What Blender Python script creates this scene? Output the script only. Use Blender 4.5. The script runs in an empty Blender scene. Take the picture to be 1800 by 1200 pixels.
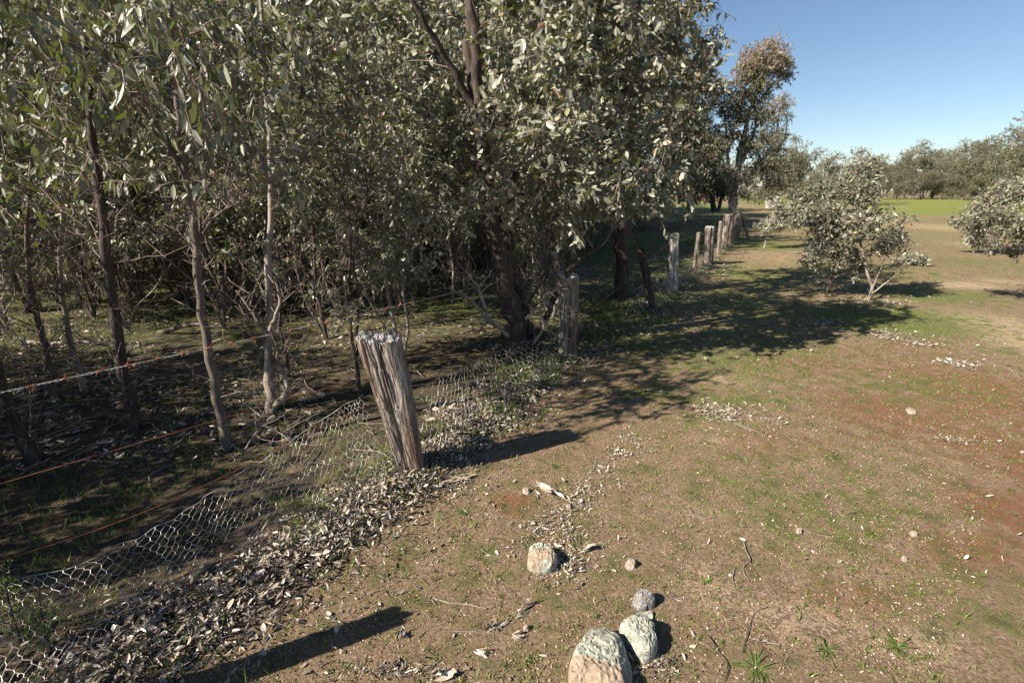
import bpy, math, random
import numpy as np
from mathutils import Vector
SC = bpy.context.scene
COL = SC.collection
R = math.radians
rng = np.random.default_rng(7)
random.seed(7)

# ------------------------------------------------------------------ camera, light, exposure
F, CAMH = 850.0, 1.65                       # focal length in photo pixels, eye height
PITCH = math.atan(265 / 850)
cam = bpy.data.cameras.new('camera'); cam_o = bpy.data.objects.new('camera', cam); COL.objects.link(cam_o)
cam.lens = 36 * F / 1800; cam.sensor_width = 36; cam.clip_start = 0.05; cam.clip_end = 3000
cam_o.location = (0, 0, CAMH); cam_o.rotation_euler = (math.pi / 2 - PITCH, 0, 0)
SC.camera = cam_o
SUN_EL = R(36); SUN_AZ = math.atan2(-0.9, -0.44)          # direction towards the sun, from +Y to +X
w = bpy.data.worlds.new('World'); SC.world = w; w.use_nodes = True
nt = w.node_tree; bg = nt.nodes['Background']
sky = nt.nodes.new('ShaderNodeTexSky'); sky.sky_type = 'NISHITA'; sky.sun_disc = False
sky.sun_elevation = SUN_EL; sky.sun_rotation = SUN_AZ; sky.altitude = 100
sky.air_density = 1.0; sky.dust_density = 0.15; sky.ozone_density = 3.0
nt.links.new(sky.outputs[0], bg.inputs[0]); bg.inputs[1].default_value = 0.05
sl = bpy.data.lights.new('sun', 'SUN'); sl.energy = 5.0; sl.angle = R(0.5); sl.color = (1.0, 0.92, 0.79)
so = bpy.data.objects.new('sun', sl); COL.objects.link(so)
tosun = Vector((math.sin(SUN_AZ) * math.cos(SUN_EL), math.cos(SUN_AZ) * math.cos(SUN_EL), math.sin(SUN_EL)))
so.rotation_euler = (-tosun).to_track_quat('-Z', 'Y').to_euler()
SC.view_settings.view_transform = 'Standard'; SC.view_settings.look = 'None'
SC.view_settings.exposure = 1.27; SC.view_settings.gamma = 1
SC.render.engine = 'CYCLES'
SC.cycles.max_bounces = 4; SC.cycles.diffuse_bounces = 1; SC.cycles.glossy_bounces = 1; SC.cycles.transmission_bounces = 2
SC.cycles.use_denoising = True

# ------------------------------------------------------------------ maths helpers
CP, SP = math.cos(PITCH), math.sin(PITCH)
def ray(x, y):
    a = (x - 900) / F; b = (600 - y) / F
    return np.array((a, CP + b * SP, -SP + b * CP))
def G(x, y, z=0.0):                         # where the sight line of a photo pixel meets height z
    d = ray(x, y); t = (z - CAMH) / d[2]; return np.array((d[0] * t, d[1] * t, z))
def AT(x, y, Y):                            # where it meets the upright plane at distance Y
    d = ray(x, y); t = Y / d[1]; return np.array((d[0] * t, Y, CAMH + d[2] * t))
def _h(ix, iy, iz):
    n = (ix.astype(np.int64) * 374761393 + iy.astype(np.int64) * 668265263 + iz.astype(np.int64) * 2147483647 + 1013904223) & 0xffffffff
    n = ((n ^ (n >> 13)) * 1274126177) & 0xffffffff
    n = n ^ (n >> 16)
    return (n & 0xffff) / 65535.0
def vn(x, y, z=0.0):                        # value noise 0..1
    x = np.asarray(x, float); y = np.asarray(y, float) + 0 * x; z = np.asarray(z, float) + 0 * x
    ix, iy, iz = np.floor(x), np.floor(y), np.floor(z)
    fx, fy, fz = x - ix, y - iy, z - iz
    fx, fy, fz = fx * fx * (3 - 2 * fx), fy * fy * (3 - 2 * fy), fz * fz * (3 - 2 * fz)
    def l(a, b, t): return a + (b - a) * t
    return l(l(l(_h(ix, iy, iz), _h(ix + 1, iy, iz), fx), l(_h(ix, iy + 1, iz), _h(ix + 1, iy + 1, iz), fx), fy),
             l(l(_h(ix, iy, iz + 1), _h(ix + 1, iy, iz + 1), fx), l(_h(ix, iy + 1, iz + 1), _h(ix + 1, iy + 1, iz + 1), fx), fy), fz)
def fbm(x, y, z=0.0, o=3):
    s = 0; a = .5; t = 0
    for k in range(o):
        f = 2 ** k; s = s + a * vn(np.asarray(x) * f + 7.3 * k, np.asarray(y) * f + 3.1 * k, np.asarray(z) * f); t += a; a *= .5
    return s / t
def unit(v): return v / np.maximum(np.linalg.norm(v, axis=-1, keepdims=True), 1e-9)
def sstep(a, b, x):
    t = np.clip((x - a) / (b - a), 0, 1); return t * t * (3 - 2 * t)

# fence line on the ground
FENCE = np.array([(-2.4, -0.9), (-1.55, 0.95), (-0.58, 2.52), (0.55, 4.67), (2.02, 6.81), (2.71, 8.03), (3.79, 9.95), (4.52, 11.14), (6.4, 14.57), (7.99, 17.6), (12, 26), (26, 60)])
def fence_side(x, y):                       # >0 = track side (right), <0 = thicket side, in metres
    fx = np.interp(y, FENCE[:, 1], FENCE[:, 0])
    return (x - fx) * 0.87
def blob(px, py, rx, ry):                   # a patch of ground: centre + world radii
    c = G(px, py); r1 = abs(G(px + rx, py)[0] - c[0]); r2 = abs(G(px, py - ry)[1] - G(px, py + ry)[1]) / 2
    return c[0], c[1], r1, r2
def bl(x, y, b, soft=1.0):
    d = ((x - b[0]) / b[2]) ** 2 + ((y - b[1]) / b[3]) ** 2
    return np.exp(-d * soft)
MOUND1 = blob(1560, 470, 130, 26); MOUND2 = blob(1380, 455, 40, 12)
def gz(x, y):
    x = np.asarray(x, float); y = np.asarray(y, float)
    s = fence_side(x, y)
    z = 0.05 * np.exp(-((s + 0.12) / 0.30) ** 2) * (0.6 + 0.8 * vn(x * 2.1, y * 2.1))
    z = z + 0.13 * bl(x, y, MOUND1) + 0.12 * bl(x, y, MOUND2)
    near = np.exp(-(x * x + y * y) / 900)
    z = z + near * 0.05 * (fbm(x * .5, y * .5, 0, 3) - .5) + near * 0.018 * (fbm(x * 3, y * 3, 4, 3) - .5)
    return z
def onG(x, y): 
    p = G(x, y); p[2] = gz(p[0], p[1]); return p

# ------------------------------------------------------------------ mesh building
class MB:
    def __init__(s): s.v = []; s.t = []; s.f = []; s.n = 0
    def add(s, V, faces, tint=0.5, mat=0, smooth=False):
        V = np.asarray(V, float).reshape(-1, 3)
        t = np.broadcast_to(np.asarray(tint, float).reshape(-1), (len(V),)) if np.size(tint) in (1, len(V)) else np.repeat(tint, len(V) // np.size(tint))
        for fa in (faces if isinstance(faces, list) else [faces]):
            fa = np.asarray(fa, np.int64)
            if len(fa): s.f.append((fa + s.n, mat, smooth))
        s.v.append(V); s.t.append(t); s.n += len(V)
    def mesh(s, name, mats):
        me = bpy.data.meshes.new(name)
        V = np.concatenate(s.v); T = np.concatenate(s.t)
        me.vertices.add(len(V)); me.vertices.foreach_set('co', V.astype(np.float32).ravel())
        nl = sum(f.size for f, _, _ in s.f); npoly = sum(len(f) for f, _, _ in s.f)
        me.loops.add(nl); me.polygons.add(npoly)
        me.loops.foreach_set('vertex_index', np.concatenate([f.ravel() for f, _, _ in s.f]).astype(np.int32))
        tot = np.concatenate([np.full(len(f), f.shape[1]) for f, _, _ in s.f]).astype(np.int32)
        st = np.concatenate([[0], np.cumsum(tot)[:-1]]).astype(np.int32)
        me.polygons.foreach_set('loop_start', st)
        me.polygons.foreach_set('material_index', np.concatenate([np.full(len(f), m) for f, m, _ in s.f]).astype(np.int32))
        me.polygons.foreach_set('use_smooth', np.concatenate([np.full(len(f), sm) for f, _, sm in s.f]).astype(bool))
        at = me.attributes.new('tint', 'FLOAT', 'POINT'); at.data.foreach_set('value', T.astype(np.float32))
        for m in mats: me.materials.append(m)
        me.update(calc_edges=True)
        return me
    def obj(s, name, mats, parent=None, loc=(0, 0, 0)):
        o = bpy.data.objects.new(name, s.mesh(name, mats if isinstance(mats, list) else [mats])); COL.objects.link(o)
        o.location = loc
        if parent is not None: o.parent = parent
        return o
def tag(o, label=None, cat=None, group=None, kind=None):
    if label: o['label'] = label
    if cat: o['category'] = cat
    if group: o['group'] = group
    if kind: o['kind'] = kind
    return o
def empty(name, loc=(0, 0, 0), rz=0.0, sc=1.0):
    o = bpy.data.objects.new(name, None); COL.objects.link(o); o.empty_display_size = .1
    o.location = loc; o.rotation_euler = (0, 0, rz); o.scale = (sc, sc, sc); return o
def tubes(paths, radii, k=5):               # (n,m,3) paths -> verts, quads
    P = np.asarray(paths, float); n, m = P.shape[:2]; Rr = np.asarray(radii, float) * np.ones((n, m))
    T = unit(np.gradient(P, axis=1))
    ref = np.where(np.abs(T[..., 2:3]) > .8, np.array((1., 0.17, 0)), np.array((0.1, 0.05, 1.)))
    ref = np.broadcast_to(ref[:, :1], T.shape)
    A = unit(np.cross(T, ref)); B = np.cross(T, A)
    an = np.arange(k) * 2 * math.pi / k
    V = P[:, :, None] + Rr[..., None, None] * (np.cos(an)[:, None] * A[:, :, None] + np.sin(an)[:, None] * B[:, :, None])
    i = np.arange(n)[:, None, None] * m * k + np.arange(m - 1)[None, :, None] * k; j = np.arange(k); j2 = (j + 1) % k
    Q = np.stack([i + j, i + j2, i + k + j2, i + k + j], -1).reshape(-1, 4)
    return V.reshape(-1, 3), Q
def smooth_path(pts, n):                    # Catmull-Rom through points (rows may hold xyz + radius)
    p = np.asarray(pts, float); p = np.vstack([2 * p[0] - p[1], p, 2 * p[-1] - p[-2]])
    t = np.linspace(0, len(pts) - 1 - 1e-6, n); i = t.astype(int); u = (t - i)[:, None]
    a, b, c, d = p[i], p[i + 1], p[i + 2], p[i + 3]
    return .5 * (2 * b + (c - a) * u + (2 * a - 5 * b + 4 * c - d) * u * u + (3 * b - a - 3 * c + d) * u ** 3)
def blades(P, D, N, L, W, curve=0.0, cup=0.15, detail=2, wide=.42):
    """leaf / blade / curled strip shapes: P start, D axis, N face normal, per-piece length and width"""
    n = len(P); D = unit(D); N = unit(N - (N * D).sum(-1, keepdims=True) * D); S = np.cross(D, N)
    L = (np.ones(n) * L)[:, None]; W = (np.ones(n) * W)[:, None]; c = (np.ones(n) * curve)[:, None]; cu = (np.ones(n) * cup)[:, None]
    def at(u, s, wv): return P + D * L * u * (1 - .25 * np.abs(c) * u) + N * (c * L * u * u) + S * W * wv * s + N * (cu * W * abs(s) * wv)
    if detail == 0:
        V = np.stack([at(0, 0, 0), at(wide, 1, .5), at(1, 0, 0), at(wide, -1, .5)], 1); F_ = [np.array([(0, 1, 2, 3)])]; m = 4
    elif detail == 1:
        V = np.stack([at(0, 0, 0), at(1, 0, 0), at(.3, 1, .46), at(.7, 1, .38), at(.3, -1, .46), at(.7, -1, .38)], 1)
        F_ = [np.array([(0, 2, 3, 1), (0, 1, 5, 4)])]; m = 6
    elif detail == 2:
        V = np.stack([at(0, 0, 0), at(.33, 0, 0), at(.68, 0, 0), at(1, 0, 0), at(.25, 1, .45), at(.65, 1, .42), at(.25, -1, .45), at(.65, -1, .42)], 1)
        F_ = [np.array([(0, 4, 1), (0, 1, 6), (2, 5, 3), (2, 3, 7)]), np.array([(1, 4, 5, 2), (1, 2, 7, 6)])]; m = 8
    else:                                   # blunt strip, for bark
        us = (0, .25, .5, .75, 1)
        V = np.stack([at(u, s_, .5 * (.7 + .3 * math.sin(u * 3.1))) for u in us for s_ in (1, -1)], 1)
        F_ = [np.array([(2 * a, 2 * a + 1, 2 * a + 3, 2 * a + 2) for a in range(4)])]; m = 10
    if detail == 4:                         # a dry leaf rolled along its length
        cc = c * 5 + np.where(c >= 0, .05, -.05); row = []
        for u, wv in ((0, .08), (.2, .62), (.45, .95), (.7, .8), (.9, .4), (1, .05)):
            q = P + L * (np.sin(cc * u) / cc * D + (1 - np.cos(cc * u)) / cc * N); nn = np.cos(cc * u) * N - np.sin(cc * u) * D
            row += [q + S * W * wv * .5 + nn * cu * W * wv, q, q - S * W * wv * .5 + nn * cu * W * wv * .8]
        V = np.stack(row, 1); m = 18; F_ = [np.array([(3 * a + k, 3 * a + k + 1, 3 * a + k + 4, 3 * a + k + 3) for a in range(5) for k in (0, 1)])]
    off = (np.arange(n) * m)[:, None, None]
    return V.reshape(-1, 3), [(f[None] + off).reshape(-1, f.shape[1]) for f in F_], m
def rdir(n, zb=0.0):
    v = rng.normal(size=(n, 3)); v = unit(v); v[:, 2] += zb; return unit(v)

# ------------------------------------------------------------------ materials
def mat(name):
    m = bpy.data.materials.new(name); m.use_nodes = True; return m, m.node_tree, m.node_tree.nodes['Principled BSDF']
def nd(t, kind, **kw):
    n = t.nodes.new(kind)
    for k, v in kw.items():
        if k.startswith('i_'): n.inputs[int(k[2:]) if k[2:].isdigit() else k[2:].replace('_', ' ')].default_value = v
        else: setattr(n, k, v)
    return n
def ramp(t, fac, stops, interp='LINEAR'):
    r = t.nodes.new('ShaderNodeValToRGB'); r.color_ramp.interpolation = interp
    while len(r.color_ramp.elements) < len(stops): r.color_ramp.elements.new(.5)
    for e, (p, c) in zip(r.color_ramp.elements, stops): e.position = p; e.color = (*c, 1) if len(c) == 3 else c
    t.links.new(fac, r.inputs[0]); return r.outputs[0]
def gray(v): return (v, v, v)
def noise(t, vec, scale, detail=4, rough=.55, dist=0.0):
    n = nd(t, 'ShaderNodeTexNoise', i_Scale=scale, i_Detail=detail, i_Roughness=rough, i_Distortion=dist)
    if vec is not None: t.links.new(vec, n.inputs['Vector'])
    return n.outputs[0]
def objco(t, scale=(1, 1, 1)):
    c = nd(t, 'ShaderNodeTexCoord'); m = nd(t, 'ShaderNodeMapping'); m.inputs['Scale'].default_value = scale
    t.links.new(c.outputs['Object'], m.inputs[0]); return m.outputs[0]
def mix(t, fac, a, b, blend='MIX'):
    m = nd(t, 'ShaderNodeMix', data_type='RGBA', blend_type=blend)
    for s, v in ((m.inputs[0], fac), (m.inputs[6], a), (m.inputs[7], b)):
        if isinstance(v, (int, float)): s.default_value = v
        elif isinstance(v, tuple): s.default_value = (*v, 1) if len(v) == 3 else v
        else: t.links.new(v, s)
    return m.outputs[2]
def math_(t, op, a, b=0.0):
    m = nd(t, 'ShaderNodeMath', operation=op)
    for s, v in ((m.inputs[0], a), (m.inputs[1], b)):
        if isinstance(v, (int, float)): s.default_value = v
        else: t.links.new(v, s)
    return m.outputs[0]
def bump(t, p, h, strength=.5, dist=.01):
    b = nd(t, 'ShaderNodeBump', i_Strength=strength, i_Distance=dist); t.links.new(h, b.inputs['Height']); t.links.new(b.outputs[0], p.inputs['Normal'])

def leaf_mat(name, stops, transl=.22, tcol=(.16, .2, .03)):
    m, t, p = mat(name)
    a = nd(t, 'ShaderNodeAttribute', attribute_name='tint')
    c = ramp(t, a.outputs['Fac'], stops)
    t.links.new(c, p.inputs['Base Color']); p.inputs['Roughness'].default_value = .42; p.inputs['Specular IOR Level'].default_value = .5
    tr = nd(t, 'ShaderNodeBsdfTranslucent'); tr.inputs[0].default_value = (*tcol, 1)
    mx = nd(t, 'ShaderNodeMixShader'); mx.inputs[0].default_value = transl
    t.links.new(p.outputs[0], mx.inputs[1]); t.links.new(tr.outputs[0], mx.inputs[2])
    t.links.new(mx.outputs[0], t.nodes['Material Output'].inputs[0]); return m
LEAF = leaf_mat('box_leaf', [(0, (.05, .055, .028)), (.25, (.11, .115, .072)), (.5, (.21, .21, .15)), (.75, (.34, .335, .255)), (.84, (.38, .36, .27)), (.88, (.25, .23, .10)), (.95, (.42, .30, .21)), (1, (.28, .13, .09))])
GUM = leaf_mat('gum_leaf', [(0, (.04, .05, .025)), (.4, (.10, .105, .055)), (.7, (.17, .15, .09)), (.88, (.23, .17, .11)), (1, (.29, .20, .14))], .15)
LITTER = leaf_mat('dry_leaf', [(0, (.06, .045, .035)), (.3, (.17, .13, .10)), (.6, (.33, .28, .22)), (.85, (.50, .44, .37)), (.93, (.42, .27, .15)), (1, (.62, .57, .50))], .05, (.3, .2, .1))
GRASS = leaf_mat('grass_blade', [(0, (.05, .085, .02)), (.5, (.12, .19, .035)), (.8, (.22, .27, .06)), (.92, (.38, .32, .16)), (1, (.26, .09, .04))], .3, (.2, .3, .04))
def bark_mat(name, c0, c1, c2, scale=(30, 30, 4), bs=.8):
    m, t, p = mat(name); co = objco(t, scale)
    n = noise(t, co, 1.0, 6, .65, .6); n2 = noise(t, objco(t, (3, 3, 1.2)), 1.6, 3)
    c = ramp(t, n, [(.3, c0), (.52, c1), (.75, c2)]); c = mix(t, ramp(t, n2, [(.42, gray(0)), (.62, gray(.6))]), c, c1)
    t.links.new(c, p.inputs['Base Color']); p.inputs['Roughness'].default_value = .9; bump(t, p, n, bs, .012); return m
BARK_DARK = bark_mat('dark_rough_bark', (.012, .009, .007), (.06, .043, .033), (.20, .155, .125), (34, 34, 9), 1)
BARK_PALE = bark_mat('pale_smooth_bark', (.10, .08, .065), (.27, .225, .185), (.42, .37, .32), (9, 9, 3), .4)
TWIG = None
BARK_MID = bark_mat('grey_brown_bark', (.035, .026, .02), (.12, .095, .078), (.24, .20, .17), (24, 24, 5), .7)
TWIG = bark_mat('twig_bark', (.11, .068, .054), (.21, .15, .125), (.38, .33, .28), (12, 12, 12), .1)
STICKM = bark_mat('grey_stick_bark', (.09, .07, .055), (.20, .165, .135), (.36, .32, .28), (30, 30, 30), .4)
def wood_mat():
    m, t, p = mat('weathered_post_wood')
    n = noise(t, objco(t, (75, 75, 5.5)), 1, 6, .72, .5); n2 = noise(t, objco(t, (9, 9, 1.5)), 1, 4, .6)
    at = nd(t, 'ShaderNodeAttribute', attribute_name='tint')
    c = ramp(t, n, [(.30, (.03, .022, .017)), (.43, (.15, .12, .095)), (.56, (.31, .275, .235)), (.72, (.52, .49, .45))])
    br = ramp(t, n, [(.3, (.03, .017, .011)), (.5, (.13, .075, .05)), (.75, (.28, .185, .13))])
    c = mix(t, ramp(t, n2, [(.44, gray(0)), (.6, gray(.85))]), c, br)
    c = mix(t, ramp(t, at.outputs['Fac'], [(.05, gray(1)), (.4, gray(0))]), c, (.02, .014, .01))
    c = mix(t, ramp(t, at.outputs['Fac'], [(.7, gray(0)), (1, gray(.8))]), c, (.52, .49, .45))
    t.links.new(c, p.inputs['Base Color']); p.inputs['Roughness'].default_value = .92; bump(t, p, n, 1.0, .01); return m
WOOD = wood_mat()
def white_wood():
    m, t, p = mat('lichen_white_wood'); n = noise(t, objco(t, (30, 30, 5)), 1, 5, .7)
    t.links.new(ramp(t, n, [(.35, (.06, .05, .04)), (.5, (.34, .32, .29)), (.65, (.62, .60, .56))]), p.inputs['Base Color'])
    p.inputs['Roughness'].default_value = .95; bump(t, p, n, 1, .012); return m
WOODW = white_wood()
def metal(name, c0, c1, sc=60):
    m, t, p = mat(name); n = noise(t, objco(t), sc, 3)
    t.links.new(ramp(t, n, [(.4, c0), (.62, c1)]), p.inputs['Base Color']); p.inputs['Roughness'].default_value = .5; p.inputs['Metallic'].default_value = .3; return m
GALV = metal('galvanised_wire', (.50, .48, .44), (.28, .22, .17), 9)
RUST = metal('rusty_wire', (.20, .065, .035), (.10, .04, .028), 40)
RUST_BARB = metal('orange_rust', (.42, .13, .05), (.24, .07, .03), 80)
def rock_mat(name, base, lich, spread):
    m, t, p = mat(name); co = objco(t)
    n = noise(t, co, 6, 6, .7); nf = noise(t, co, 55, 5, .7); v = nd(t, 'ShaderNodeTexVoronoi', i_Scale=38.0); t.links.new(co, v.inputs['Vector'])
    b = mix(t, ramp(t, nf, [(.35, gray(0)), (.65, gray(1))]), tuple(.6 * x for x in base), tuple(min(1, 1.25 * x) for x in base))
    l = mix(t, ramp(t, nf, [(.36, gray(0)), (.66, gray(1))]), tuple(.5 * q for q in lich), tuple(1.3 * q for q in lich)); l = mix(t, ramp(t, noise(t, co, 120, 4, .75), [(.42, gray(.85)), (.5, gray(0))]), l, (.10, .098, .08))
    k = math_(t, 'ADD', n, math_(t, 'MULTIPLY', v.outputs[0], .12))
    at = nd(t, 'ShaderNodeAttribute', attribute_name='tint')
    k = math_(t, 'ADD', k, math_(t, 'MULTIPLY', math_(t, 'SUBTRACT', at.outputs['Fac'], .5), .5))
    c = mix(t, ramp(t, k, [(spread - .03, gray(0)), (spread + .03, gray(1))]), b, l)
    t.links.new(c, p.inputs['Base Color']); p.inputs['Roughness'].default_value = .92; bump(t, p, nf, .7, .008); return m
ROCK = rock_mat('lichen_granite', (.30, .225, .16), (.37, .37, .30), .50)
ROCKP = rock_mat('pale_quartz', (.32, .25, .19), (.38, .34, .29), .6)
GREYROCK = rock_mat('grey_weathered_stone', (.17, .15, .148), (.26, .24, .235), .5)

# ------------------------------------------------------------------ ground
def spaced(lo, hi, d0, d1, step, grow=1.13):
    c = list(np.arange(d0, d1 + 1e-6, step)); s = step; x = d1
    while x < hi: s *= grow; x += s; c.append(x)
    s = step; x = d0; pre = []
    while x > lo: s *= grow; x -= s; pre.append(x)
    return np.array(pre[::-1] + c)
xs = spaced(-700, 700, -5.5, 7.5, .035, 1.10); ys = spaced(-60, 1200, .7, 9.5, .035, 1.07)
X, Y = np.meshgrid(xs, ys)
Z = gz(X, Y); nearm = np.exp(-(X ** 2 + Y ** 2) / 60)
Z = Z + nearm * .006 * (vn(X * 22, Y * 22) - .5) * 2
side = fence_side(X, Y)
def patchsum(lst):
    s = np.zeros_like(X)
    for b in lst: s = np.maximum(s, (b[4] if len(b) > 4 else 1) * bl(X, Y, blob(*b[:4])))
    return s
nz = fbm(X * 1.7, Y * 1.7, 2, 4)
red = patchsum([(1700, 690, 170, 60, .9), (1560, 720, 140, 60, .75), (1790, 800, 120, 90, .7), (1700, 960, 160, 60, .6), (1520, 1050, 130, 40, .5), (1350, 780, 150, 40, .35), (900, 885, 40, 22, .9), (1780, 900, 90, 60, .9), (1400, 640, 140, 30, .6), (1500, 620, 80, 20, .5), (1300, 545, 80, 14, .5), (1600, 610, 120, 25, .4)])
green = patchsum([(1560, 560, 150, 30, 1.1), (1640, 520, 120, 18, .8), (1300, 705, 130, 18, .6), (1150, 690, 60, 20, .7), (1480, 480, 200, 22, .5), (1700, 460, 160, 16, .5), (1380, 850, 100, 30, .3), (1250, 740, 90, 20, .5), (1130, 600, 120, 30, .8), (1060, 545, 110, 40, 1), (1350, 600, 150, 40, .5), (1330, 430, 80, 12, 1), (1300, 480, 120, 30, .6), (1780, 620, 60, 20, .4), (1450, 900, 240, 90, .42), (1000, 1000, 200, 200, .25), (1600, 680, 200, 40, .45), (1300, 850, 200, 90, .35), (1450, 820, 200, 60, .3), (1700, 1050, 200, 80, .35), (1250, 620, 160, 60, .6), (1300, 530, 140, 50, .6), (850, 850, 80, 30, .35), (800, 1000, 200, 80, .25)])
tan = patchsum([(1720, 570, 110, 30, 1), (1790, 600, 70, 30, .9), (1275, 668, 50, 12, 1), (1690, 505, 60, 8, 1), (1400, 448, 40, 7, 1), (1230, 900, 60, 20, .5), (1420, 1080, 160, 50, .6), (1250, 1030, 60, 60, .5), (1620, 1130, 120, 50, .5), (1250, 775, 50, 14, .6), (1660, 400, 90, 12, .9), (1740, 430, 90, 8, .8), (1770, 500, 60, 8, .6)])
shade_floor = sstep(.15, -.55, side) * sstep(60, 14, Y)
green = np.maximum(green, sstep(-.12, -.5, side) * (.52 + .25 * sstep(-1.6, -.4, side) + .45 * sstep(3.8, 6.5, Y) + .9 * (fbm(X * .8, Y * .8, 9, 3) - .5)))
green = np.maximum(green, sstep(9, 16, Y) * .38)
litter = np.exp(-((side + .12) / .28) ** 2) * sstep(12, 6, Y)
field = sstep(33, 37, Y) * sstep(120, 104, Y) * sstep(19, 24, X - (Y - 36) * .35)
gb = MB(); ny, nx = X.shape
I = np.arange(ny * nx).reshape(ny, nx)
gb.add(np.stack([X, Y, Z], -1).reshape(-1, 3), np.stack([I[:-1, :-1], I[:-1, 1:], I[1:, 1:], I[1:, :-1]], -1).reshape(-1, 4), .5, 0, True)
def ground_mat():
    m, t, p = mat('soil_moss_and_grass'); co = objco(t)
    A = lambda n: nd(t, 'ShaderNodeAttribute', attribute_name=n).outputs['Fac']
    big = noise(t, co, .9, 5, .6); mid = noise(t, co, 7, 5, .65); fine = noise(t, co, 70, 5, .75); xf = noise(t, co, 260, 3, .7)
    v = nd(t, 'ShaderNodeTexVoronoi', i_Scale=95.0, i_Randomness=1.0); t.links.new(co, v.inputs['Vector'])
    soil = ramp(t, fine, [(.3, (.085, .055, .036)), (.5, (.26, .178, .115)), (.72, (.50, .36, .245))])
    gran = ramp(t, v.outputs['Color'], [(.80, gray(0)), (.93, gray(1))])
    soil = mix(t, math_(t, 'MULTIPLY', gran, ramp(t, mid, [(.35, gray(.1)), (.65, gray(.8))])), soil, (.52, .36, .25))
    soil = mix(t, ramp(t, mid, [(.40, gray(.0)), (.62, gray(.42))]), soil, mix(t, fine, (.09, .075, .02), (.26, .20, .08)))
    def mask(a, lo=.24, hi=.42, k=.75):
        s = math_(t, 'ADD', math_(t, 'MULTIPLY', a, k), math_(t, 'MULTIPLY', math_(t, 'ADD', math_(t, 'SUBTRACT', mid, .5), math_(t, 'MULTIPLY', math_(t, 'SUBTRACT', fine, .5), 1.0)), 1.9))
        return ramp(t, s, [(lo - .05, gray(0)), (hi, gray(1))])
    tanc = ramp(t, fine, [(.3, (.27, .18, .11)), (.7, (.56, .42, .29))])
    grn = ramp(t, fine, [(.3, (.055, .075, .018)), (.55, (.15, .175, .045)), (.75, (.30, .30, .10))])
    redc = ramp(t, fine, [(.3, (.10, .03, .015)), (.55, (.25, .095, .045)), (.75, (.36, .21, .11))])
    c = mix(t, mask(A('tan')), soil, tanc); c = mix(t, math_(t, 'MULTIPLY', mask(A('red')), ramp(t, fine, [(.38, gray(.3)), (.6, gray(.95))])), c, redc); c = mix(t, math_(t, 'MULTIPLY', mask(A('green')), .9), c, grn)
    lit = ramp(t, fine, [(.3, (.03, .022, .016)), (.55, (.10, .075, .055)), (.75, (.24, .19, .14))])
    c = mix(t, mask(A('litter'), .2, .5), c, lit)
    fl = mix(t, mid, (.13, .15, .035), (.20, .21, .05)); c = mix(t, A('field'), c, fl)
    t.links.new(c, p.inputs['Base Color']); p.inputs['Roughness'].default_value = .96; p.inputs['Specular IOR Level'].default_value = .2
    h = math_(t, 'ADD', math_(t, 'MULTIPLY', fine, 1.0), math_(t, 'ADD', math_(t, 'MULTIPLY', xf, .5), math_(t, 'MULTIPLY', mid, 1.5)))
    bump(t, p, h, 1.0, .02); return m
g = gb.obj('ground', ground_mat()); g['kind'] = 'structure'
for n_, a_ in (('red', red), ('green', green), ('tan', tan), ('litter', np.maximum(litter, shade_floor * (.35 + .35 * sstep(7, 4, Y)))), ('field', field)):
    at = g.data.attributes.new(n_, 'FLOAT', 'POINT'); at.data.foreach_set('value', a_.ravel().astype(np.float32))

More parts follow.
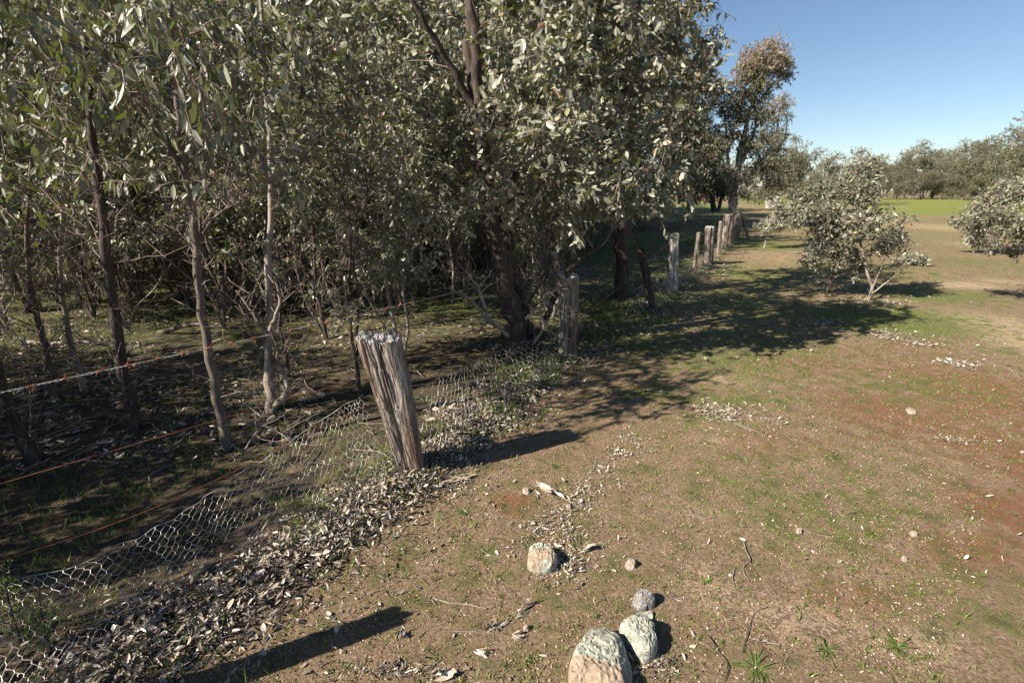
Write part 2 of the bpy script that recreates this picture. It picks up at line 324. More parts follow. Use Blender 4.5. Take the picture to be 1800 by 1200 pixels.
# ------------------------------------------------------------------ trees
def make_targets(ells, n, rg):
    """n points inside a union of ellipsoids (cx,cy,cz,rx,ry,rz), denser towards the shells"""
    vol = np.array([e[3] * e[4] * e[5] for e in ells]) ** .8; k = rg.choice(len(ells), n, p=vol / vol.sum())
    d = unit(rg.normal(size=(n, 3))); r = rg.random(n) ** .42
    e = np.array(ells)[k]; return e[:, :3] + d * r[:, None] * e[:, 3:]
def tree_meshes(name, stems, ells, ntar, leaf=.09, wid=.42, per=(4, 12), twig=.3, detail=2, bark=None, leafm=None, tint=(.5, .2), hang=.6, seed=1, dead=0, warm=0, sides=7, lowr=.006, minz=.3):
    """stems: list of paths (rows x,y,z,r). Branches grow from them to target points, each target carries leafy twigs."""
    rg = np.random.default_rng(seed)
    tb = MB(); nodes = []; nr = []
    for s in stems:
        sp = smooth_path(s, max(8, len(s) * 4)); L = np.linalg.norm(np.diff(sp[:, :3], axis=0), axis=1).sum()
        w_ = sp[:, 3:4] * .7; sp[:, :2] += (rg.random((len(sp), 2)) - .5) * w_
        V, Q = tubes(sp[None, :, :3], np.maximum(sp[None, :, 3], .004), sides + 2)
        n_ = fbm(V[:, 0] * 14, V[:, 1] * 14, V[:, 2] * 5, 2) - .5
        ax = np.repeat(sp[:, :3], sides + 2, 0); V = ax + (V - ax) * (1 + .45 * n_[:, None]); tb.add(V, Q, .5, 0, True)
        nodes += list(sp[2:, :3]); nr += list(sp[2:, 3])
    tg = make_targets(ells, ntar, rg); tg = tg[tg[:, 2] > minz]
    N0 = np.array(nodes); d0 = np.array([np.min(np.linalg.norm(N0 - q, axis=1)) for q in tg]); tg = tg[np.argsort(d0)]
    cap = len(nodes) + len(tg) * 5; NA = np.zeros((cap, 3)); NR = np.zeros(cap); c = len(nodes); NA[:c] = nodes; NR[:c] = nr
    paths = []; rad = []
    for q in tg:
        dv = NA[:c] - q; d = np.linalg.norm(dv, axis=1) + .9 * np.maximum(0, dv[:, 2] + .1); i = int(np.argmin(d))
        a = NA[i].copy(); L = np.linalg.norm(q - a); r0 = min(NR[i] * .7, .004 + .013 * L)
        mid = (a + q) / 2 + np.array((0, 0, .12 * L)) + rg.normal(size=3) * .09 * L
        u = np.linspace(0, 1, 6)[:, None]; pth = (1 - u) ** 2 * a + 2 * u * (1 - u) * mid + u * u * q
        pth[1:-1] += rg.normal(size=(4, 3)) * .016 * L
        rr = np.linspace(r0, max(.0022, lowr * .45), 6); paths.append(pth); rad.append(rr)
        NA[c:c + 5] = pth[1:]; NR[c:c + 5] = rr[1:]; c += 5
    if paths:
        V, Q = tubes(np.array(paths), np.array(rad), 4 if detail else 3); tb.add(V, Q, .5, 1, True)
    if dead:                                # bare dead twigs low on the stems
        k = rg.integers(0, len(N0), dead * 3); base = N0[k]; lowm = base[:, 2] < np.percentile(N0[:, 2], 55); base = base[lowm][:dead]; m_ = len(base)
        dr = unit(np.c_[rg.normal(size=(m_, 2)) * .6, .35 + rg.random(m_) * 1.3]); Ls = rg.random(m_) ** 2 * .8 + .15
        u = np.linspace(0, 1, 6)[None, :, None]; pth = base[:, None] + dr[:, None] * Ls[:, None, None] * u; pth[:, 1:] += rg.normal(size=(m_, 5, 3)) * .03
        V, Q = tubes(pth, np.linspace(.0042, .0012, 6)[None], 3); tb.add(V, Q, .5, 1)
        sb = pth[:, 3]; dr2 = unit(dr + rg.normal(size=(m_, 3)) * .8); pth = sb[:, None] + dr2[:, None] * .2 * u; pth[:, 1:] += rg.normal(size=(m_, 5, 3)) * .02
        V, Q = tubes(pth, np.linspace(.0022, .0009, 6)[None], 3); tb.add(V, Q, .5, 1)
    # leafy twigs
    cb = MB(); nt_, nl = per; T0 = np.repeat(tg, nt_, 0); n = len(T0)
    out = unit(rg.normal(size=(n, 3)) + np.array((0, 0, -.25 * hang))); Ls = twig * (.5 + rg.random(n))
    u = np.linspace(0, 1, 4)[None, :, None]; pth = T0[:, None] + out[:, None] * Ls[:, None, None] * u + np.array((0, 0, -1.)) * (Ls[:, None, None] * .35 * hang * u * u)
    V, Q = tubes(pth, np.linspace(lowr * .45, lowr * .2, 4)[None], 3); cb.add(V, Q, .5, 1)
    uu = rg.random((n, nl)) ** .7; k = uu * 2.999; i = k.astype(int); fr = (k - i)[..., None]
    ii = np.arange(n)[:, None]; P = (pth[ii, i] * (1 - fr) + pth[ii, np.minimum(i + 1, 3)] * fr).reshape(-1, 3)
    m_ = len(P); D = unit(rg.normal(size=(m_, 3)) * (1 - .45 * hang) + np.array((0, 0, -1.6 * hang)) + np.repeat(out, nl, 0) * .5)
    Nn = rg.normal(size=(m_, 3)) + np.array((-.35, -.3, .35)); Lf = leaf * (.42 + .95 * rg.random(m_) ** 1.25)
    P = P + D * .012
    W = Lf * wid * (.75 + .5 * rg.random(m_))
    ti = tint[0] + tint[1] * rg.normal(size=m_) * .5 + np.repeat(rg.normal(size=len(tg)) * tint[1] * .35, nt_ * nl)
    if warm: ti = ti + warm * (sstep(np.percentile(P[:, 2], 40), np.percentile(P[:, 2], 97), P[:, 2]) * (.5 + vn(P[:, 0] * .8, P[:, 1] * .8, P[:, 2] * .8)))
    rare = rg.random(m_); ti = np.where(rare < .03, .85 + .15 * rg.random(m_), np.clip(ti, 0, .84 if not warm else 1))
    V, Fs, mm = blades(P, D, Nn, Lf, W, rg.normal(size=m_) * .16, .18, detail); cb.add(V, Fs, np.repeat(ti, mm), 0)
    bm = bark or BARK_MID
    return tb.mesh('trunk', [bm, TWIG]), cb.mesh('crown', [leafm or LEAF, TWIG])
TREES = 0
def put_tree(name, meshes, loc, rz=0.0, sc=1.0, label=None, cat='tree', group=None, parts=('trunk', 'crown')):
    global TREES; TREES += 1
    e = empty(name, loc, rz, sc); tag(e, label, cat, group)
    for nm, me in zip(parts, meshes):
        o = bpy.data.objects.new(nm, me); COL.objects.link(o); o.parent = e
    return e
def pxstem(pts, Y0, Y1=None, rs=None, base=None):
    """a stem drawn through photo points at distance Y0 (foot) to Y1 (top); returned relative to its foot"""
    n = len(pts); Y1 = Y0 if Y1 is None else Y1; out = []
    for k, (x, y) in enumerate(pts):
        p = AT(x, y, Y0 + (Y1 - Y0) * k / (n - 1)); out.append((*p, rs[k] if rs is not None else .03))
    out = np.array(out); b = out[0, :3].copy() if base is None else base
    b = np.array((b[0], b[1], float(gz(b[0], b[1])))) if base is None else b
    out[:, :3] -= b
    if base is None: out[0, 2] = -.08
    return out, b
def pell(x, y, Y, rx, ry, rz, b):           # crown lobe given at a photo point and distance
    p = AT(x, y, Y) - b; return (*p, rx, ry, rz)

# --- the big dark-barked tree on the fence line
Ym = 4.79
st1, b1 = pxstem([(915, 622), (903, 560), (884, 480), (866, 385), (850, 270), (838, 180), (826, 80), (834, -30), (850, -160), (840, -320)], Ym, Ym, [.15, .11, .09, .08, .07, .062, .055, .045, .035, .02])
st2, _ = pxstem([(938, 610), (922, 560), (917, 525), (902, 470), (893, 420), (900, 330), (930, 230), (960, 120), (985, -20)], Ym + .1, Ym + .5, [.075, .065, .06, .05, .045, .04, .03, .022, .012], b1)
st3, _ = pxstem([(852, 290), (842, 200), (838, 90), (826, 0), (800, -120)], Ym - .05, Ym - .3, [.05, .05, .045, .04, .02], b1)
st4, _ = pxstem([(840, 200), (800, 130), (765, 70), (735, 20), (700, -60)], Ym, Ym - .4, [.035, .03, .025, .02, .012], b1)
st5, _ = pxstem([(940, 600), (960, 560), (985, 500), (1020, 455), (1060, 430)], Ym, Ym - .2, [.05, .035, .03, .022, .012], b1)
e1 = [pell(970, 220, 4.2, .6, .55, .6, b1), pell(860, 335, 4.35, .3, .3, .2, b1), pell(740, 150, 5.1, .6, .5, .55, b1), pell(1060, 300, 4.5, .75, .6, .55, b1), pell(1100, 120, 4.8, .8, .7, .7, b1),
      pell(1010, 30, 4.6, .9, .8, .7, b1), pell(800, -40, 5.2, 1.0, .7, .45, b1), pell(1120, 350, 5.2, .4, .4, .2, b1), pell(1010, 400, 4.5, .3, .3, .16, b1), pell(700, 260, 5.2, .45, .4, .4, b1), pell(1000, -90, 4.8, .9, .8, .4, b1)]
put_tree('eucalyptus_tree', tree_meshes('t', [st1, st2, st3, st4, st5], e1, 430, .076, .47, (5, 9), .2, 2, BARK_DARK, LEAF, (.58, .3), .35, 11, 40, sides=12), b1,
         label='large tree with rough dark trunk leaning left just beyond the netting, broad grey-green crown')

# --- second tree, to the right of it
st, b = pxstem([(1095, 508), (1092, 440), (1100, 360), (1110, 250), (1120, 120), (1125, -40)], 7.6, 7.8, [.12, .10, .085, .07, .05, .02])
e2 = [pell(1150, 170, 7.0, .85, .8, 1.0, b), pell(1185, 60, 7.2, .62, .6, .7, b), pell(1130, 290, 7.2, .6, .6, .3, b), pell(1150, -60, 7.4, .9, .9, .6, b), pell(1060, 60, 7.6, 1.0, .9, 1.2, b), pell(1190, 300, 7.4, .35, .4, .4, b)]
put_tree('eucalyptus_tree', tree_meshes('t', [st], e2, 330, .075, .42, (5, 9), .2, 2, BARK_DARK, LEAF, (.5, .3), .5, 12, 14), b,
         label='reddish-dark trunked tree behind the leaning dark fence post, crown against the blue sky')

# --- the young trees of the thicket whose stems can be followed
def hero(px, Y0, Y1, r0, ells, n, label, bark, seed, leaf=.072, wid=.38, tint=(.45, .34), extra=None, hang=.5, name='eucalyptus_sapling', dead=50, twig=.22, per=(4, 8)):
    rs = np.linspace(r0, r0 * .3, len(px)); rs[0] *= 1.35
    st, b = pxstem(px, Y0, Y1, rs); stems = [st]
    for ep, ea, eb, er in (extra or []):
        s_, _ = pxstem(ep, ea, eb, np.linspace(er, er * .3, len(ep)), b); stems.append(s_)
    es = [pell(*q, b) for q in ells]
    return put_tree(name, tree_meshes('t', stems, es, n, leaf, wid, per, twig, 2, bark, LEAF, tint, hang, seed, dead), b, label=label)
gY = lambda x, y: G(x, y)[1]
hero([(400, 785), (372, 650), (352, 530), (345, 430), (328, 310), (312, 180), (305, 60), (300, -30)], gY(400, 785), gY(400, 785) - .1, .030,
     [(300, 110, 2.5, .55, .45, .45), (420, 250, 2.7, .35, .35, .3), (230, 20, 2.6, .6, .5, .4), (340, -20, 2.8, .5, .5, .3), (340, 330, 2.4, .18, .2, .12)], 50,
     'grey-brown stemmed sapling rising between the barbed wire and the nearest post', BARK_MID, 21, wid=.30, hang=.85,
     extra=[([(330, 320), (290, 240), (240, 180), (200, 90)], 2.9, 2.6, .018), ([(345, 430), (380, 380), (430, 350)], 2.9, 2.7, .01)])
hero([(235, 755), (215, 640), (192, 480), (180, 380), (165, 250), (150, 80), (140, -30)], gY(235, 755), gY(235, 755), .04,
     [(150, 120, 2.7, .5, .5, .5), (60, 40, 2.8, .5, .5, .4), (120, -20, 3.0, .6, .5, .3), (190, 260, 3.1, .35, .35, .3)], 38,
     'dark slender sapling with a swollen foot beyond the barbed wire on the left', BARK_DARK, 22, wid=.30, hang=.85)
hero([(478, 722), (472, 640), (476, 560), (470, 450), (478, 350), (470, 200), (460, 30), (455, -60)], gY(478, 722), gY(478, 722) + .3, .036,
     [(480, 130, 3.4, .5, .5, .55), (560, 40, 3.6, .6, .5, .5), (420, 0, 3.5, .5, .5, .5), (500, -30, 3.6, .6, .6, .4), (540, 260, 3.4, .3, .3, .25)], 62,
     'pale forked sapling with twisted grey foot between the barbed wire and the mesh', BARK_PALE, 23,
     extra=[([(478, 722), (505, 680), (480, 620)], 3.45, 3.5, .03), ([(476, 580), (492, 530), (482, 485)], 3.5, 3.45, .018), ([(470, 590), (440, 545), (415, 510)], 3.5, 3.6, .012)])
hero([(62, 812), (25, 740), (0, 660), (-40, 540), (-80, 350), (-100, 150)], gY(62, 812), gY(62, 812) - .1, .035,
     [(-20, 150, 2.2, .45, .45, .5), (60, 60, 2.0, .4, .35, .4), (20, 280, 2.1, .3, .3, .25), (-60, 0, 2.4, .5, .5, .3)], 16,
     'dark leaning sapling at the very left edge of the thicket, leafy over the barbed wire', BARK_DARK, 24, wid=.30, hang=.85, leaf=.085)
hero([(97, 705), (82, 620), (55, 510), (48, 400), (60, 250), (70, 60)], gY(97, 705), gY(97, 705), .024,
     [(60, 200, 3.5, .45, .45, .5), (90, 20, 3.6, .6, .5, .5), (30, 330, 3.4, .35, .35, .3)], 60, 'thin bent grey sapling near the left edge, behind the dark leaning one', BARK_MID, 25)
hero([(150, 690), (120, 580), (105, 470), (112, 350), (120, 180), (118, 0)], gY(150, 690), gY(150, 690) + .2, .022,
     [(140, 150, 3.8, .45, .45, .55), (190, 0, 3.9, .55, .5, .5), (110, 320, 3.8, .3, .3, .3)], 60, 'thin pale-lit sapling with two bends, second slim stem from the left edge', BARK_PALE, 26)
hero([(595, 562), (597, 500), (612, 440), (620, 330), (640, 180), (650, 0), (655, -150)], gY(595, 562), gY(595, 562), .06,
     [(620, 180, 6.0, .8, .7, .8), (700, 60, 6.2, .8, .7, .7), (560, 40, 6.1, .7, .7, .7), (640, -60, 6.3, 1.0, 1, .6), (590, 330, 6.0, .5, .5, .35)], 260,
     'black-stemmed tree standing in shade left of the first fence post', BARK_DARK, 27, tint=(.4, .3),
     extra=[([(595, 555), (575, 500), (545, 440), (520, 400)], 6.1, 6.3, .03)])
hero([(690, 532), (684, 470), (680, 400), (690, 300), (705, 150), (720, 0)], gY(690, 532), gY(690, 532), .035,
     [(700, 200, 6.6, .6, .6, .7), (740, 330, 6.3, .5, .5, .3), (690, 40, 6.8, .8, .7, .6)], 170,
     'slim dark tree left of the large dark-barked trunk', BARK_DARK, 28)
hero([(795, 545), (797, 480), (790, 420), (800, 340), (790, 200)], gY(795, 530), gY(795, 530), .025,
     [(790, 330, 6.0, .5, .5, .35), (760, 220, 6.4, .6, .6, .5)], 110, 'slim pale sapling just left of the large dark-barked trunk', BARK_PALE, 29)
hero([(968, 558), (985, 505), (978, 450), (990, 400), (985, 300)], gY(968, 558), gY(968, 558), .04,
     [(985, 370, 5.9, .5, .5, .3), (960, 250, 6, .6, .6, .5)], 110, 'pale blotched sapling behind the second fence post', BARK_PALE, 30, extra=[([(968, 558), (945, 500), (935, 440), (925, 380)], 6, 6, .018)])
hero([(452, 560), (448, 490), (440, 400), (432, 300), (425, 150), (415, -30)], 6.6, 6.8, .16,
     [(430, 120, 6.8, 1.1, .9, .9), (350, 0, 7, 1.1, 1, .9), (480, 260, 6.6, .7, .6, .5), (400, -60, 7, 1.3, 1.1, .7)], 260,
     'thick black-trunked tree deep in the thicket behind the pale forked sapling', BARK_DARK, 31, name='eucalyptus_tree')

# --- prototypes copied through the thicket and the far wood
def sapling_proto(seed, h, r, n, bark, tint, nst=2, low=.9, leaf=.068, wid=.40, detail=1, per=(5, 10), dead=80):
    rg = np.random.default_rng(seed); stems = []
    for k in range(nst):
        a = rg.random() * 6.28; ln = .06 + .09 * k; pts = []
        for j, u in enumerate(np.linspace(0, 1, 7)):
            pts.append((math.cos(a) * ln * h * u + rg.normal() * .07 * (j > 0), math.sin(a) * ln * h * u + rg.normal() * .07 * (j > 0), h * (1 - .15 * k) * u - .06 * (j == 0), (.026 - .004 * k) * (1 - .75 * u)))
        stems.append(np.array(pts))
    ells = []
    for j in range(9):
        z = low + (h - low) * (j + .5) / 9; a = rg.random() * 6.28; rr = r * math.sin(math.pi * (.18 + .72 * (j + .5) / 9)); o = rr * .55
        ells.append((math.cos(a) * o, math.sin(a) * o, z, rr * .7, rr * .7, (h - low) / 8))
    return tree_meshes('s', stems, ells, n, leaf, wid, per, .24, detail, bark, LEAF, tint, .5, seed, dead)
SAP = [sapling_proto(101, 4.2, .95, 105, BARK_MID, (.5, .36), 3, 1.1), sapling_proto(102, 5.0, 1.1, 115, BARK_DARK, (.45, .36), 2, 1.4),
       sapling_proto(103, 3.6, .9, 80, BARK_PALE, (.55, .36), 4, 1.0), sapling_proto(104, 5.4, 1.2, 120, BARK_MID, (.5, .36), 3, 1.5),
       sapling_proto(105, 4.6, .8, 80, BARK_DARK, (.5, .36), 3, 1.3)]
def gum_proto(seed, h, n, lobes, warm, bark, low=.3, leaf=.19, nst=3, spread=.22, tint=(.35, .25)):
    rg = np.random.default_rng(seed); stems = []; ells = []
    for k in range(nst):
        a = rg.random() * 6.28 + k * 2.1; pts = []
        for j, u in enumerate(np.linspace(0, 1, 7)):
            o = h * spread * (u ** 1.2) * (0.3 + .7 * (k > 0)); pts.append((math.cos(a) * o + rg.normal() * .12 * (j > 0), math.sin(a) * o + rg.normal() * .12 * (j > 0), h * (.95 - .1 * k) * u - .1 * (j == 0), .02 * h * (1 - .85 * u) * (.65 if k else 1)))
        stems.append(np.array(pts))
    for j in range(lobes):
        u = low + (1 - low) * (j + .6) / lobes; s = stems[j % nst]; q = s[min(6, int(u * 6.5))]
        rr = h * .155 * (.7 + .6 * rg.random()); a = rg.random() * 6.28
        ells.append((q[0] + math.cos(a) * rr * .8, q[1] + math.sin(a) * rr * .8, h * u * .97, rr, rr, rr * .62))
    return tree_meshes('g', stems, ells, n, leaf, .42, (5, 9), .5, 0, bark, GUM, tint, .6, seed, 0, warm * .5, 6, .012)
GUMS = [gum_proto(201, 10, 260, 9, .35, BARK_MID), gum_proto(202, 12, 300, 11, .45, BARK_PALE), gum_proto(203, 8, 240, 9, .2, BARK_DARK, .25), gum_proto(204, 11, 280, 8, .4, BARK_PALE, .45), gum_proto(205, 6, 240, 9, .15, BARK_MID, .12, .14, 4)]
rg = np.random.default_rng(5)
def free(x, y, taken, d):
    return all((x - a) ** 2 + (y - b) ** 2 > d * d for a, b in taken)
# thicket saplings close by
taken = [(float(b1[0]), float(b1[1]))]; k = 0
for it in range(4000):
    if k >= 125: break
    y = 3.6 + 10.5 * rg.random() ** .85; fx = float(np.interp(y, FENCE[:, 1], FENCE[:, 0])); x = fx - .9 - (2.0 if y > 5.5 else 0) - max(0, min(y - 7.5, 3)) * .3 - 11 * rg.random()
    if abs(x) / y > 1.35 or not free(x, y, taken, .5) or (y < 5.6 and x < -2.2): continue
    taken.append((x, y)); s = min(1.25, (.62 + .055 * (y - 3.6)) * (.85 + .3 * rg.random()))
    put_tree('eucalyptus_sapling', SAP[rg.integers(0, 5)], (x, y, float(gz(x, y))), rg.random() * 6.28, s,
             'slender thicket sapling with hanging grey-green leaves, one of many beyond the wire', group='saplings crowded in the thicket'); k += 1
BUSH = [sapling_proto(111, 2.6, 1.1, 110, BARK_MID, (.55, .34), 4, .35), sapling_proto(112, 3.2, 1.2, 120, BARK_PALE, (.5, .34), 4, .5), sapling_proto(113, 2.0, 1.0, 90, BARK_MID, (.6, .34), 4, .3)]
# saplings beside the camera on the left: their crowns shade the netting
for x, y, s, i in [(-3.9, 1.2, .46, 1), (-5.0, .3, .5, 3), (-5.8, 1.6, .5, 1)]:
    put_tree('eucalyptus_sapling', SAP[i], (x, y, float(gz(x, y))), rg.random() * 6.28, s, 'sapling at the left end of the thicket, hanging over the fence line', group='saplings at the left end of the thicket')
for x, y, s, i in [(-4.4, 2.4, .95, 0), (-5.2, 1.5, 1.0, 1), (-4.7, .6, .8, 2), (-6.2, 2.6, 1.0, 1), (-6.4, .5, 1.0, 0), (-5.6, -.5, .9, 2), (-3.5, .8, .8, 0), (-4.2, -.2, .6, 1), (-7.2, 1.6, 1.0, 1), (-5.2, 3.3, 1, 0), (-6.6, 3.6, 1.1, 1), (-3.9, 1.7, .7, 2), (-3.1, 1.5, .4, 2)]:
    put_tree('thicket_bush', BUSH[i], (x, y, float(gz(x, y))), rg.random() * 6.28, s, 'bush just beyond the left edge shading the forest floor', 'bush', 'bushes beyond the left edge')
# taller trees further in the wood
k = 0; taken = []
for it in range(6000):
    if k >= 40: break
    y = 6.5 + 17 * rg.random(); fx = float(np.interp(y, FENCE[:, 1], FENCE[:, 0])); x = fx - 3.0 - 19 * rg.random()
    if abs(x) / y > 1.25 or not free(x, y, taken, 1.2): continue
    taken.append((x, y)); i = rg.integers(0, 3)
    put_tree('thicket_bush', BUSH[i], (x, y, float(gz(x, y))), rg.random() * 6.28, .8 + .5 * rg.random(), 'low leafy regrowth bush filling the gaps between thicket stems', 'bush', 'regrowth bushes between the thicket stems'); k += 1
k = 0; taken = []
for it in range(4000):
    if k >= 96: break
    y = 13 + 32 * rg.random(); fx = float(np.interp(y, FENCE[:, 1], FENCE[:, 0])); x = fx - 2.5 - 42 * rg.random()
    if abs(x) / y > 1.3 or not free(x, y, taken, 2.3) or x / y > .22 or (y < 24 and x > fx - 6.5): continue
    pxx = 900 + F * x / (y * CP)
    if pxx < 340 and rg.random() < .6: continue
    taken.append((x, y)); i = rg.integers(0, 5)
    put_tree('gum_tree', GUMS[i], (x, y, 0), rg.random() * 6.28, .85 + .4 * rg.random(), 'tall grey-green gum in the wood beyond the thicket', group='gum trees standing in the wood'); k += 1

# --- the tall gums past the end of the fence
def gum_hero(base, Y, paths, lobes, n, label, warm, bark, seed, leaf=.13):
    _, b = pxstem([base, (base[0], base[1] - 10)], Y, Y, [.1, .1]); stems = []
    for pp, r in paths: stems.append(pxstem(pp, Y, Y + .4, np.linspace(r, r * .25, len(pp)), b)[0])
    sc = Y / 850 * 1.08; n = int(n * 1.7); es = [pell(x, y, Y + dy, rx * sc, rx * sc, ry * sc, b) for x, y, dy, rx, ry in lobes]
    put_tree('gum_tree', tree_meshes('g', stems, es, n, leaf, .45, (5, 9), .38, 0, bark, GUM, (.38, .28), .6, seed, 0, warm * .8, 7, .01), b, label=label)
gum_hero((1288, 378), 32, [([(1288, 378), (1292, 330), (1300, 270), (1318, 200), (1345, 130), (1360, 95)], .24), ([(1286, 378), (1280, 320), (1278, 240), (1268, 180)], .16), ([(1300, 290), (1325, 235), (1328, 190)], .14), ([(1318, 200), (1345, 165), (1375, 130)], .1)],
         [(1345, 105, 0, 38, 26), (1375, 120, .5, 20, 24), (1312, 120, 0, 22, 28), (1330, 160, 0, 30, 18), (1258, 185, 0, 24, 22), (1275, 235, -.5, 22, 20), (1320, 250, 0, 24, 22), (1295, 310, 0, 24, 16), (1245, 250, 0, 24, 26), (1265, 150, 0, 18, 14), (1300, 200, 0, 24, 20), (1335, 200, 0, 18, 16), (1290, 165, 0, 20, 16), (1350, 280, 0, 22, 20), (1360, 70, 0, 12, 6)], 520,
         'tallest gum past the fence end, rounded brownish crown leaning right into the sky', .6, BARK_PALE, 301)
gum_hero((1385, 372), 44, [([(1352, 360), (1356, 300), (1362, 250), (1372, 190)], .18), ([(1358, 290), (1380, 240), (1384, 200)], .1)],
         [(1374, 180, 0, 18, 12), (1360, 205, 0, 16, 12), (1350, 245, 0, 24, 22), (1370, 275, 0, 22, 18), (1335, 300, 0, 24, 20), (1384, 205, 0, 8, 8), (1345, 200, 0, 18, 18), (1372, 240, 0, 16, 16), (1340, 340, 0, 26, 14), (1370, 320, 0, 24, 14)], 340,
         'thin pinkish-crowned gum just right of the tallest gum', .55, BARK_PALE, 302)
gum_hero((1400, 360), 52, [([(1395, 350), (1397, 300), (1400, 250)], .16)],
         [(1400, 243, 0, 7, 5), (1402, 280, 0, 18, 14), (1380, 300, 0, 22, 14), (1412, 298, 0, 12, 10), (1395, 325, 0, 26, 14)], 300,
         'dark low gum with a small tuft above it, right end of the wood', .1, BARK_MID, 303)
gum_hero((1215, 375), 22, [([(1215, 375), (1212, 300), (1205, 220), (1215, 140), (1222, 90)], .16), ([(1212, 300), (1235, 240), (1240, 190)], .1)],
         [(1225, 130, 0, 24, 22), (1205, 190, 0, 34, 26), (1225, 235, 0, 28, 26), (1200, 290, 0, 36, 26), (1240, 95, 0, 12, 12), (1180, 240, 0, 30, 30)], 420,
         'gum with brownish leaf tufts between the near crowns and the tallest gum', .45, BARK_PALE, 304, .11)
gum_hero((1255, 372), 27, [([(1255, 372), (1250, 310), (1258, 260)], .15), ([(1262, 372), (1275, 320), (1270, 280)], .1)],
         [(1250, 300, 0, 30, 26), (1275, 330, 0, 22, 16), (1225, 330, 0, 30, 20), (1255, 260, 0, 20, 16)], 300,
         'low dark bushy gum at the foot of the tallest gum', .1, BARK_DARK, 305, .11)

# --- line of far trees across the paddock and beyond
far = []
for x, top, Y, i in [(1420, 300, 75, 4), (1445, 292, 85, 2), (1470, 288, 95, 0), (1495, 292, 105, 2), (1535, 272, 62, 1), (1520, 265, 58, 3), (1552, 296, 105, 2), (1572, 290, 112, 0), (1590, 284, 108, 4), (1612, 262, 104, 1), (1622, 252, 108, 3), (1640, 276, 104, 2), (1655, 282, 112, 0), (1672, 278, 110, 4),
                     (1690, 284, 106, 2), (1705, 262, 95, 0), (1718, 248, 90, 1), (1735, 250, 88, 2), (1750, 262, 84, 0), (1768, 240, 78, 2), (1785, 236, 74, 3), (1806, 225, 68, 0), (1835, 215, 62, 1), (1870, 210, 58, 2), (1600, 300, 99, 4), (1650, 305, 99, 4), (1630, 300, 98, 2), (1580, 306, 100, 4), (1680, 303, 96, 4), (1725, 300, 84, 4), (1755, 300, 78, 4), (1790, 290, 66, 4), (1460, 310, 70, 4), (1500, 306, 90, 4), (1440, 318, 66, 4), (1900, 230, 60, 4), (1820, 280, 60, 4), (1560, 305, 96, 4), (1480, 318, 72, 4), (1700, 308, 90, 4), (1770, 300, 70, 2), (1615, 305, 97, 4), (1665, 300, 97, 4), (1740, 290, 80, 2)]:
    p = AT(x, top, Y); h0 = (10, 12, 8, 11, 6)[i]; s = max(.3, p[2] / h0 / .98)
    far.append((p[0], Y, i, s))
NL = {(1622, 252): 'flat-topped tall gum standing above the far tree line', (1718, 248): 'round-headed gum with bare pale trunk in the far tree line', (1535, 272): 'brown-tipped gum behind the young tree on the track'}
for (x, Y_, i, s), key in zip(far, [None] * 99):
    lab = 'grey-green gum in the far tree line across the paddock'; grp = 'gums of the far tree line'
    px = 900 + F * x / (Y_ * CP); 
    for kk, v in NL.items():
        if abs(px - kk[0]) < 6 and abs(Y_ - {1622: 108, 1718: 90, 1535: 62}[kk[0]]) < 1: lab, grp = v, None
    put_tree('gum_tree', GUMS[i], (x, Y_, 0), rg.random() * 6.28, s, lab, group=grp)
for k in range(110):                         # the wood that closes the horizon
    px = -150 + 2150 * (k + rg.random()) / 110; Y_ = (122 + 18 * rg.random()) if px > 1545 else 62 + 50 * rg.random()
    x = (px - 900) / F * Y_ * CP
    put_tree('gum_tree', GUMS[rg.integers(0, 5)], (x, Y_, 0), rg.random() * 6.28, (.75 + .3 * rg.random()) * (1.1 if px > 1545 else .62), 'hazy gum far off in the wood that closes the horizon', group='gums closing the horizon')

# --- young trees on the track side
def young(px, Y, r0, lobes, n, label, seed, extra=(), leaf=.053, tint=(.46, .34), name='young_eucalyptus', wid=.42, cat='tree', bark=BARK_PALE):
    st, b = pxstem(px, Y, Y, np.linspace(r0, r0 * .3, len(px))); stems = [st]
    for ep, er in extra: stems.append(pxstem(ep, Y, Y - .1, np.linspace(er, er * .3, len(ep)), b)[0])
    sc = Y / 850 * 1.0; es = [pell(x, y, Y + dy, rx * sc, rx * sc * .9, ry * sc, b) for x, y, dy, rx, ry in lobes]
    put_tree(name, tree_meshes('y', stems, es, n, leaf, wid, (4, 8), .14, 1, bark, LEAF, tint, .3, seed, 14, lowr=.005, minz=.04), b, label=label, cat=cat)
Ys = gY(1525, 527)
young([(1525, 528), (1533, 505), (1525, 480), (1512, 420), (1508, 350), (1515, 290)], Ys, .028,
      [(1514, 285, 0, 18, 22), (1512, 310, 0, 30, 22), (1500, 345, 0, 46, 28), (1520, 390, -.1, 62, 30), (1560, 425, 0, 36, 24), (1480, 400, .2, 38, 30), (1585, 420, .2, 20, 16), (1450, 375, .1, 20, 20), (1528, 300, 0, 18, 20)], 215,
      'young leafy tree on the track with a pale crooked forked stem and reddish tips', 401, [([(1527, 520), (1560, 495), (1590, 470)], .012), ([(1526, 524), (1545, 480), (1560, 440)], .012), ([(1512, 420), (1540, 380), (1545, 340)], .012)])
young([(1449, 522), (1458, 500), (1466, 470), (1470, 420), (1475, 360)], gY(1449, 522), .02,
      [(1455, 445, 0, 36, 22), (1500, 470, .1, 30, 10), (1440, 405, .2, 24, 22), (1470, 380, 0, 30, 22), (1430, 455, 0, 18, 12), (1490, 450, .1, 30, 16)], 150,
      'smaller bushy young tree left of the forked one, with a thin dark stem', 402, leaf=.055, tint=(.42, .34), bark=BARK_DARK)
